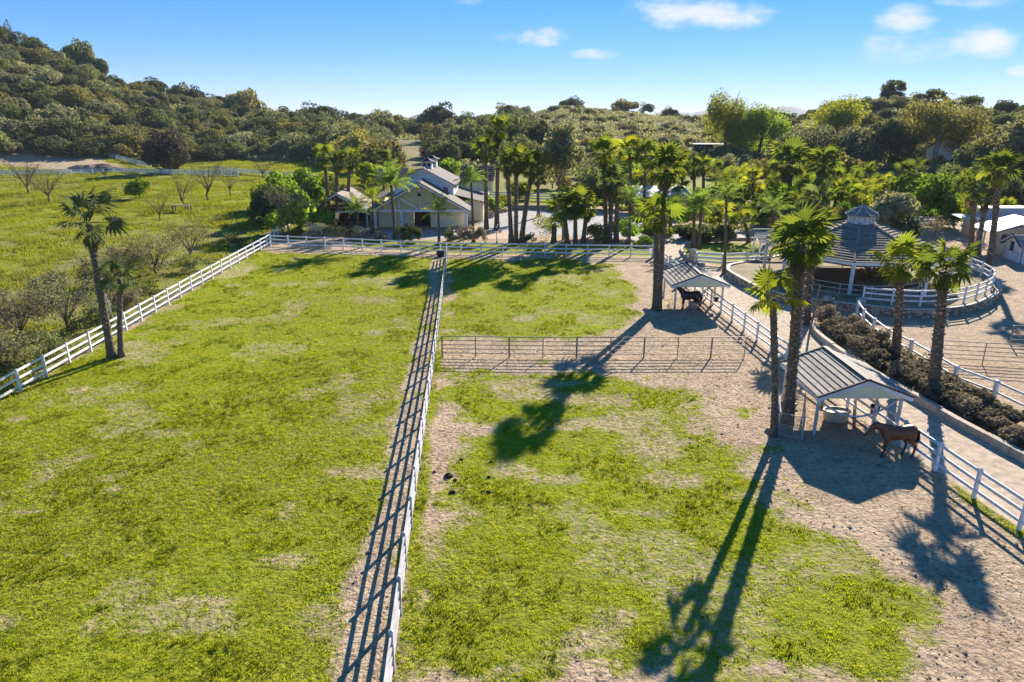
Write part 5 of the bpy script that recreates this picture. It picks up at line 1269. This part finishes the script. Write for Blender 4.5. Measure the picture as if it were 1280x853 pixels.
def barn_right():
    c = W(1216, 318); T = thing('barn', 'tan board barn with a low white roof at the right edge', 'barn', c)
    # roof: low shed rising to the back right
    A, B_, C2 = (W(*q, 2.8) - c for q in ((1212, 283), (1241, 291.5), (1296, 281)))
    D2 = A + C2 - B_; D2.z = C2.z = 3.3
    for k in range(10):
        a0, a1 = B_.lerp(C2, k / 10), B_.lerp(C2, (k + .985) / 10); d0, d1 = A.lerp(D2, k / 10), A.lerp(D2, (k + .985) / 10)
        MB().extr([a0, a1, d1, d0], (0, 0, .08)).build('roof_panel', M['white_roof'], T)
    A = Vector((B_.x, B_.y, 0)); d = (C2 - B_); d.z = 0; L_ = d.length; d.normalize(); nrm = Vector((-d.y, d.x, 0)) * .3
    n = 24; o_ = Vector((A.x, A.y, 0)) + nrm
    for k in range(n):
        p = o_ + d * (.5 + (L_ - .6) * k / n); q = o_ + d * (.5 + (L_ - .6) * (k + .95) / n)
        MB().beam(p + Vector((0, 0, 1.36)), q + Vector((0, 0, 1.36)), .06 + .02 * (k % 2), 2.7).build('wall_board', M['barn_wood'], T)
    MB().beam(o_ - nrm * .3 + d * 3.2 + Vector((0, 0, 1.75)), o_ - nrm * .3 + d * 4.1 + Vector((0, 0, 1.75)), .1, 1.0).build('window', M['dark'], T)
    e = (W(1212, 283, 2.8) - c); e.z = 0; f0 = Vector((B_.x, B_.y, 0)); dd = (e - f0).normalized(); LL = (e - f0).length
    for s in (.3, LL * .35, LL * .68, LL - .3): p = f0 + dd * s + d * .3; MB().box((p.x, p.y, 1.35), (.15, .15, 2.7)).build('post', M['white'], T)
    for z in (.6, 1.1): MB().beam(f0 + dd * .4 + d * .3 + Vector((0, 0, z)), f0 + dd * (LL - .4) + d * .3 + Vector((0, 0, z)), .05, .12).build('rail', M['white'], T)
    c2 = W(1209, 296); T2 = thing('lean_to', 'small weathered board lean-to beside the leftmost barn palm', 'shed', c2)
    for k in range(6): MB().box((-.8 + k * .32, 0, 1.15), (.3, .08, 2.3)).build('wall_board', M['barn_wood'], T2)
    for k in range(8): MB().box((.95, .2 + k * .32, 1.15), (.08, .3, 2.3)).build('wall_board', M['barn_wood'], T2)
    MB().extr([(-1.1, -.2, 2.35), (1.2, -.2, 2.35), (1.2, 2.8, 2.6), (-1.1, 2.8, 2.6)], (0, 0, .08)).build('roof', M['metal_roof'], T2)
    c3 = W(1242, 281); T3 = thing('trailer', 'long pale trailer parked behind the white-roofed barn', 'trailer', c3)
    MB().box((0, 0, 1.55), (9, 2.4, 2.0)).build('body', M['blue'], T3); MB().box((0, 0, 2.6), (9.1, 2.5, .09)).build('roof', M['white_roof'], T3)
    for x in (-1.2, .0, 1.2):
        for y in (-1.1, 1.1): MB().tube([(x, y - .12, .38), (x, y + .12, .38)], .38, 12).build('wheel', M['black'], T3)
barn_right()
def white_shed():
    a, b = W(1254, 322), W(1290, 337); c = a; d = (b - a); L_ = 3.7; d.z = 0; d.normalize(); rz = math.atan2(d.y, d.x)
    T = thing('storage_shed', 'small white panelled storage shed with a gable roof at the right edge', 'shed', c, rz=rz)
    wz, az = 2.1, 3.0; D = 3.2; 
    nx = 4
    for k in range(nx):
        for j in range(2):
            if k == 1 and j == 1: continue
            MB().box((L_ * (k + .5) / nx, 0, .53 + j * 1.05), (L_ / nx - .05, .08, 1.0)).build('wall_panel', M['white'], T)
    MB().box((L_ / 2, .06, wz / 2), (L_, .06, wz)).build('wall', M['wood_dark'], T)
    MB().box((L_ * 1.5 / nx, -.03, 1.6), (.5, .05, .85)).build('window', M['glass'], T)
    for x in (0, L_): MB().box((x, D / 2 + .05, wz / 2), (.08, D - .1, wz)).build('wall', M['white'], T)
    MB().box((L_ / 2, D, wz / 2), (L_, .08, wz)).build('wall', M['white'], T)
    MB().extr([(.05, .01, wz), (L_ - .05, .01, wz), (L_ / 2, .01, az - .06)], (0, .08, 0)).build('gable_panel', M['wall'], T)
    for s in (-1, 1):
        x = L_ / 2 + s * (L_ / 2 + .4); z = az - (az - wz) * (L_ / 2 + .4) / (L_ / 2)
        slope((x, -.4, z), (x, D + .3, z), (L_ / 2, D + .3, az), (L_ / 2, -.4, az), 7, .04, M['roof_light'], T)
        MB().beam((x, -.44, z - .08), (L_ / 2 + s * .02, -.44, az - .08), .06, .18).build('bargeboard', M['white'], T)
        MB().beam((x, -.46, z + .06), (L_ / 2 + s * .02, -.46, az + .06), .1, .1).build('roof_edge', M['trim_dark'], T)
white_shed()
def box_house(name, label, px, py, w, d, h, rh, rz, wall, roof, wins=3, flat=False):
    c = G(px, py); T = thing(name, label, 'house', c, rz=rz)
    MB().box((0, d / 2, h / 2 - .5), (w, d, h + 1)).build('wall', M[wall], T)
    if flat: MB().box((0, d / 2, h + .15), (w + .8, d + .8, .25)).build('roof', M[roof], T)
    else:
        for s in (-1, 1): slope((-w / 2 - .6, d / 2 + s * (d / 2 + .6), h - .1), (w / 2 + .6, d / 2 + s * (d / 2 + .6), h - .1), (w / 2 + .6, d / 2, h + rh), (-w / 2 - .6, d / 2, h + rh), 10, .06, M[roof], T)
        for s in (-1, 1): MB().extr([(s * w / 2, .02, h - .05), (s * w / 2, d - .02, h - .05), (s * w / 2, d / 2, h + rh - .2)], (-s * .1, 0, 0)).build('gable_panel', M[wall], T)
    for k in range(wins): window(T, (-w / 2 + w * (k + .5) / wins, -.03, h * .55), min(1.6, w / wins * .6), h * .4, 2, 1)
    return T
box_house('farm_building', 'low brown building with pale flat roof edge below the bright trees', 886, 191, 9.5, 5, 2.6, 1, R(-4), 'wood_dark', 'metal_roof', 2, True)
box_house('hillside_house', 'pale house with long tiled roof half hidden on the right hillside', 1238, 202, 24, 10, 3.2, 3.4, R(26), 'wall_white', 'roof_light', 5)
box_house('utility_shed', 'tiny pale shed partly hidden left of the sycamore trunk', 1142, 196, 4, 3, 2.2, .8, R(10), 'white', 'metal_roof', 1)
# ---------------------------------------------------------------- small things
def lamp(label, px, py, h=2.4):
    t = thing('lamp_post', label, 'lamp post', G(px, py))
    MB().lathe([(.13, 0), (.10, .25), (.045, .35), (.04, h - .45), (.07, h - .42), (.07, h - .38)], (0, 0, 0), 8).build('pole', M['iron'], t)
    l = MB().lathe([(.09, h - .38), (.15, h - .05), (.15, h - .04)], (0, 0, 0), 6).build('lantern', M['lampglass'], t)
    MB().lathe([(.2, h - .04), (.06, h + .12), (.02, h + .2)], (0, 0, 0), 6).build('lantern_cap', M['iron'], t)
lamp('black lantern post between the house and leaning palm', 621, 305)
lamp('black lantern post at the right end of the parking yard planting', 783, 306)
t = thing('white_pole', 'thin white pole behind the left fence between the two palms', 'pole', W(144, 408)); MB().tube([(0, 0, -.1), (-.25, 0, 2.5)], .045, 7).build('shaft', M['white'], t); MB().lathe([(.06, 2.5), (.06, 2.56)], (-.25, 0, 0), 7).build('cap', M['white'], t)
t = thing('utility_pole', 'thin dark wooden pole on the drive edge beside the thick palm', 'pole', W(1011, 420))
MB().tube([(0, 0, -.1), (.3, 0, 4.0)], [.085, .07], 8).build('shaft', M['wood'], t); MB().box((.3, 0, 4.03), (.2, .2, .06)).build('cap', M['iron'], t)
t = thing('wood_feeder', 'low wooden feeder table on the meadow beside the bare trees', 'feeder', G(228, 265))
for x in (-1.3, 1.3):
    for y in (-.5, .5): MB().box((x, y, .55), (.14, .14, 1.1)).build('leg', M['wood_dark'], t)
for y in (-.42, -.14, .14, .42): MB().box((0, y, 1.13), (3.0, .26, .06)).build('board', M['wood'], t)
for lb, px, py, s in (('pale boulder at the hill foot above the pavilion', 358, 189, 1.9), ('larger pale boulder at the hill foot right of its neighbour', 388, 190, 2.3), ('flat pale boulder under the left hillside oaks', 80, 193, 1.8)):
    rr = random.Random(px); mb = MB().lathe([(.5, -.3), (1.0, .1), (.95, .5), (.5, .9), (.15, 1.0)], (0, 0, 0), 9); mb.v = [(a * s * rr.uniform(.8, 1.2), b * s * rr.uniform(.8, 1.2), c * s * .8 * rr.uniform(.85, 1.1)) for a, b, c in mb.v]
    tag(mb.build('boulder', M['boulder'], None, False, G(px, py)), lb, 'rock')
t = thing('muck_mound', 'dark dirt mound beside the dirt road on the far meadow', 'mound', G(122, 213)); v, f = leafcloud(9, 9, 3.5, 1.6, 900, .9, 16, gap=.1)
mb = MB()
n1, n2 = 26, 9
for j in range(n2):
    for i in range(n1):
        a = 2 * math.pi * i / n1; q = j / (n2 - 1); x, y = 11 * q * math.cos(a), 4.2 * q * math.sin(a); mb.v.append((x, y, 1.9 * (1 - q * q) * (.45 + .9 * float(fbm(np.array([x / 2.6 + 40]), np.array([y / 2.2 + 9]), 3, 4)[0])) - .1))
mb.f = [(j * n1 + i, j * n1 + (i + 1) % n1, (j + 1) * n1 + (i + 1) % n1, (j + 1) * n1 + i) for j in range(n2 - 1) for i in range(n1)]
mb.build('earth', mat('mound_earth', (.28, .20, .14), (.17, .12, .085), .5, .95, .6, 3), t)
for i, (px, py, s) in enumerate([(561, 596, .62), (569, 601, .36), (566, 616, .42), (611, 597, .3), (611, 616, .36), (577, 575, .3), (614, 578, .3)]):
    rr = random.Random(i); mb = MB().lathe([(.30 * s, -.02), (.34 * s, .06 * s), (.22 * s, .2 * s), (.05 * s, .28 * s)], (0, 0, 0), 9); mb.v = [(a * rr.uniform(.7, 1.3), b * rr.uniform(.7, 1.3), c * rr.uniform(.8, 1.2)) for a, b, c in mb.v]
    tag(mb.build('dung_pile', M['dark'], None, False, W(px, py)), 'largest dark dung pile on the worn strip of the right pasture' if i == 0 else 'small dark dung pile on the right pasture near the dividing fence', 'dung', None if i == 0 else 'small dung piles')
t = thing('mineral_block', 'small black tub at the corner where the dividing fence meets the back fence', 'tub', W(551, 321)); MB().lathe([(.4, 0), (.5, .55), (.52, .6), (.45, .6), (.4, .45)], (0, 0, 0), 12).build('tub', M['black'], t)
# ---------------------------------------------------------------- horses
def horse(label, p, rz, coat, dark_legs, pose, sc=1.0):
    root = thing('horse', label, 'horse', p, rz=rz); root.scale = (sc, sc, sc)
    mb = MB()
    T_ = [(-.80, 1.20, .07, .12), (-.74, 1.22, .20, .25), (-.58, 1.25, .27, .31), (-.38, 1.23, .285, .31), (-.12, 1.17, .29, .325), (.12, 1.14, .285, .345), (.36, 1.15, .26, .365), (.55, 1.17, .215, .33), (.68, 1.19, .15, .24), (.75, 1.2, .06, .1)]
    mb.ell([(a, 0, b) for a, b, _, _ in T_], [c for _, _, c, _ in T_], [d for _, _, _, d in T_], n=18)
    if pose == 'low': Nk = [(.42, 1.24, .16, .30), (.66, 1.34, .135, .235), (.90, 1.46, .10, .175), (1.10, 1.53, .085, .14), (1.20, 1.53, .08, .12)]; Hd = [(1.10, 1.56, .07, .09), (1.19, 1.50, .092, .125), (1.30, 1.36, .088, .125), (1.42, 1.17, .066, .09), (1.50, 1.02, .055, .07), (1.53, .96, .035, .045)]
    else: Nk = [(.40, 1.26, .16, .30), (.60, 1.42, .135, .24), (.80, 1.64, .10, .18), (.96, 1.82, .085, .14), (1.04, 1.88, .08, .11)]; Hd = [(.94, 1.90, .07, .09), (1.04, 1.86, .092, .125), (1.18, 1.74, .088, .125), (1.34, 1.58, .066, .09), (1.46, 1.46, .055, .07), (1.51, 1.42, .035, .045)]
    for q in (Nk, Hd): mb.ell([(a, 0, b) for a, b, _, _ in q], [c for _, _, c, _ in q], [d for _, _, _, d in q], n=14)
    pk = Hd[0]
    for s in (-1, 1):
        mb.ell([(pk[0] + .02, s * .055, pk[1] + .03), (pk[0] + .02, s * .075, pk[1] + .12), (pk[0] + .04, s * .07, pk[1] + .20)], [.035, .035, .012], [.03, .028, .012], n=8)
        f = .06 * s
        mb.ell([(.48, s * .13, 1.15), (.50 + f, s * .165, .92), (.49 + f * 1.3, s * .16, .72), (.50 + f * 1.6, s * .155, .50), (.49 + f * 1.6, s * .15, .42), (.49 + f * 1.7, s * .15, .20), (.52 + f * 1.7, s * .15, .12), (.55 + f * 1.7, s * .15, .05), (.56 + f * 1.7, s * .15, 0)], [.10, .095, .07, .056, .042, .042, .04, .055, .062], [.17, .14, .085, .062, .046, .048, .045, .065, .075], n=10)
        h = -.13 * s
        mb.ell([(-.56, s * .13, 1.22), (-.50 + h * .3, s * .17, 1.0), (-.52 + h * .5, s * .165, .82), (-.66 + h, s * .155, .60), (-.70 + h, s * .15, .52), (-.66 + h, s * .15, .36), (-.65 + h, s * .15, .20), (-.62 + h, s * .15, .12), (-.59 + h, s * .15, .05), (-.58 + h, s * .15, 0)], [.13, .13, .10, .06, .05, .042, .044, .04, .055, .062], [.25, .23, .16, .078, .066, .052, .05, .046, .065, .075], n=10)
    body = mb.build('body', coat, root, True)
    rm = body.modifiers.new('remesh', 'REMESH'); rm.mode = 'VOXEL'; rm.voxel_size = .022; rm.use_smooth_shade = True
    sm = body.modifiers.new('smooth', 'SMOOTH'); sm.factor = .5; sm.iterations = 5
    hair = M['black_hair']
    tl = MB(); rr = random.Random(2)
    for k in range(9):
        y = rr.gauss(0, .035); x = rr.gauss(0, .03); tl.tube([(-.76, y * .4, 1.38), (-.88 + x, y, 1.22), (-.92 + x, y * 1.5, .9), (-.90 + x, y * 1.3, .55 + rr.uniform(0, .12))], [.035, .04, .035, .008], 5)
    tl.build('tail', hair, root, True)
    mn = MB()
    for k in range(16):
        t = k / 15; i = min(3, int(t * 4)); fr = t * 4 - i; a, b = Nk[i], Nk[i + 1]; c = [a[j] + (b[j] - a[j]) * fr for j in range(4)]
        d = Vector((Nk[4][0] - Nk[0][0], 0, Nk[4][1] - Nk[0][1])).normalized(); up = Vector((-d.z, 0, d.x)); q = Vector((c[0], 0, c[1])) + up * c[3] * .95
        l = rr.uniform(.16, .26); mn.tube([q + Vector((0, .0, .01)), q + Vector((0, -.085, -.03)), q + Vector((-.02, -.125, -l))], [.035, .035, .01], 5)
    mn.build('mane', hair, root, True)
    e = Hd[1]
    for s in (-1, 1): MB().lathe([(.004, -.02), (.02, -.01), (.02, .01), (.004, .02)], (e[0] + .03, s * .082, e[1] - .02), 8).build('eye', M['black'], root, True)
    return root, Hd
def coat(name, c, legs):
    mt = bpy.data.materials.new(name); nt, N, L = nm(mt); out = N.new('ShaderNodeOutputMaterial'); bs = N.new('ShaderNodeBsdfPrincipled'); L.new(bs.outputs[0], out.inputs[0])
    bs.inputs['Roughness'].default_value = .42; tc = N.new('ShaderNodeTexCoord'); sp = N.new('ShaderNodeSeparateXYZ'); L.new(tc.outputs['Object'], sp.inputs[0])
    mr = N.new('ShaderNodeMapRange'); mr.inputs['From Min'].default_value = .42; mr.inputs['From Max'].default_value = .72; L.new(sp.outputs[2], mr.inputs['Value'])
    mx = N.new('ShaderNodeMix'); mx.data_type = 'RGBA'; L.new(mr.outputs[0], mx.inputs['Factor']); mx.inputs['A'].default_value = (*legs, 1); mx.inputs['B'].default_value = (*c, 1); L.new(mx.outputs['Result'], bs.inputs['Base Color'])
    return mt
M['black_hair'] = mat('black_hair', (.018, .014, .012), None, 3, .6)
hb, Hd = horse('brown bay horse with white blaze and lowered head beside the drive fence', Vector((18.75, 30.0, 0)), math.pi, coat('bay_coat', (.165, .052, .020), (.04, .016, .011)), True, 'low', 1.07)
mb = MB(); mb.ell([(Hd[1][0] + .09, 0, Hd[1][1] + .045), (Hd[2][0] + .105, 0, Hd[2][1] + .055), (Hd[3][0] + .078, 0, Hd[3][1] + .04)], [.028, .034, .02], [.012, .012, .012], n=8); mb.build('blaze', M['white'], hb, True)
horse('black horse standing with raised head under the far shelter', Vector((15.15, 56.3, 0)), math.pi, coat('black_coat', (.016, .016, .015), (.012, .011, .011)), False, 'high', 1.05)

# ---------------------------------------------------------------- thin air between here and the hills
def haze():
    zs = [float(GZ.min()), float(GZ.max())]
    mb = MB().box((0, 1150, (zs[0] - 1.5 + 112) / 2), (5500, 3200, 112 - zs[0] + 1.5)); me = bpy.data.meshes.new('haze'); me.from_pydata(mb.v, [], mb.f)
    mt = bpy.data.materials.new('haze'); nt, N, L = nm(mt); out = N.new('ShaderNodeOutputMaterial'); pv = N.new('ShaderNodeVolumePrincipled')
    pv.inputs['Color'].default_value = (.86, .92, 1.0, 1); pv.inputs['Density'].default_value = HAZE; pv.inputs['Anisotropy'].default_value = .0
    L.new(pv.outputs[0], out.inputs['Volume']); me.materials.append(mt); tag(link('haze', me), kind='stuff')
HAZE = .00009
haze()
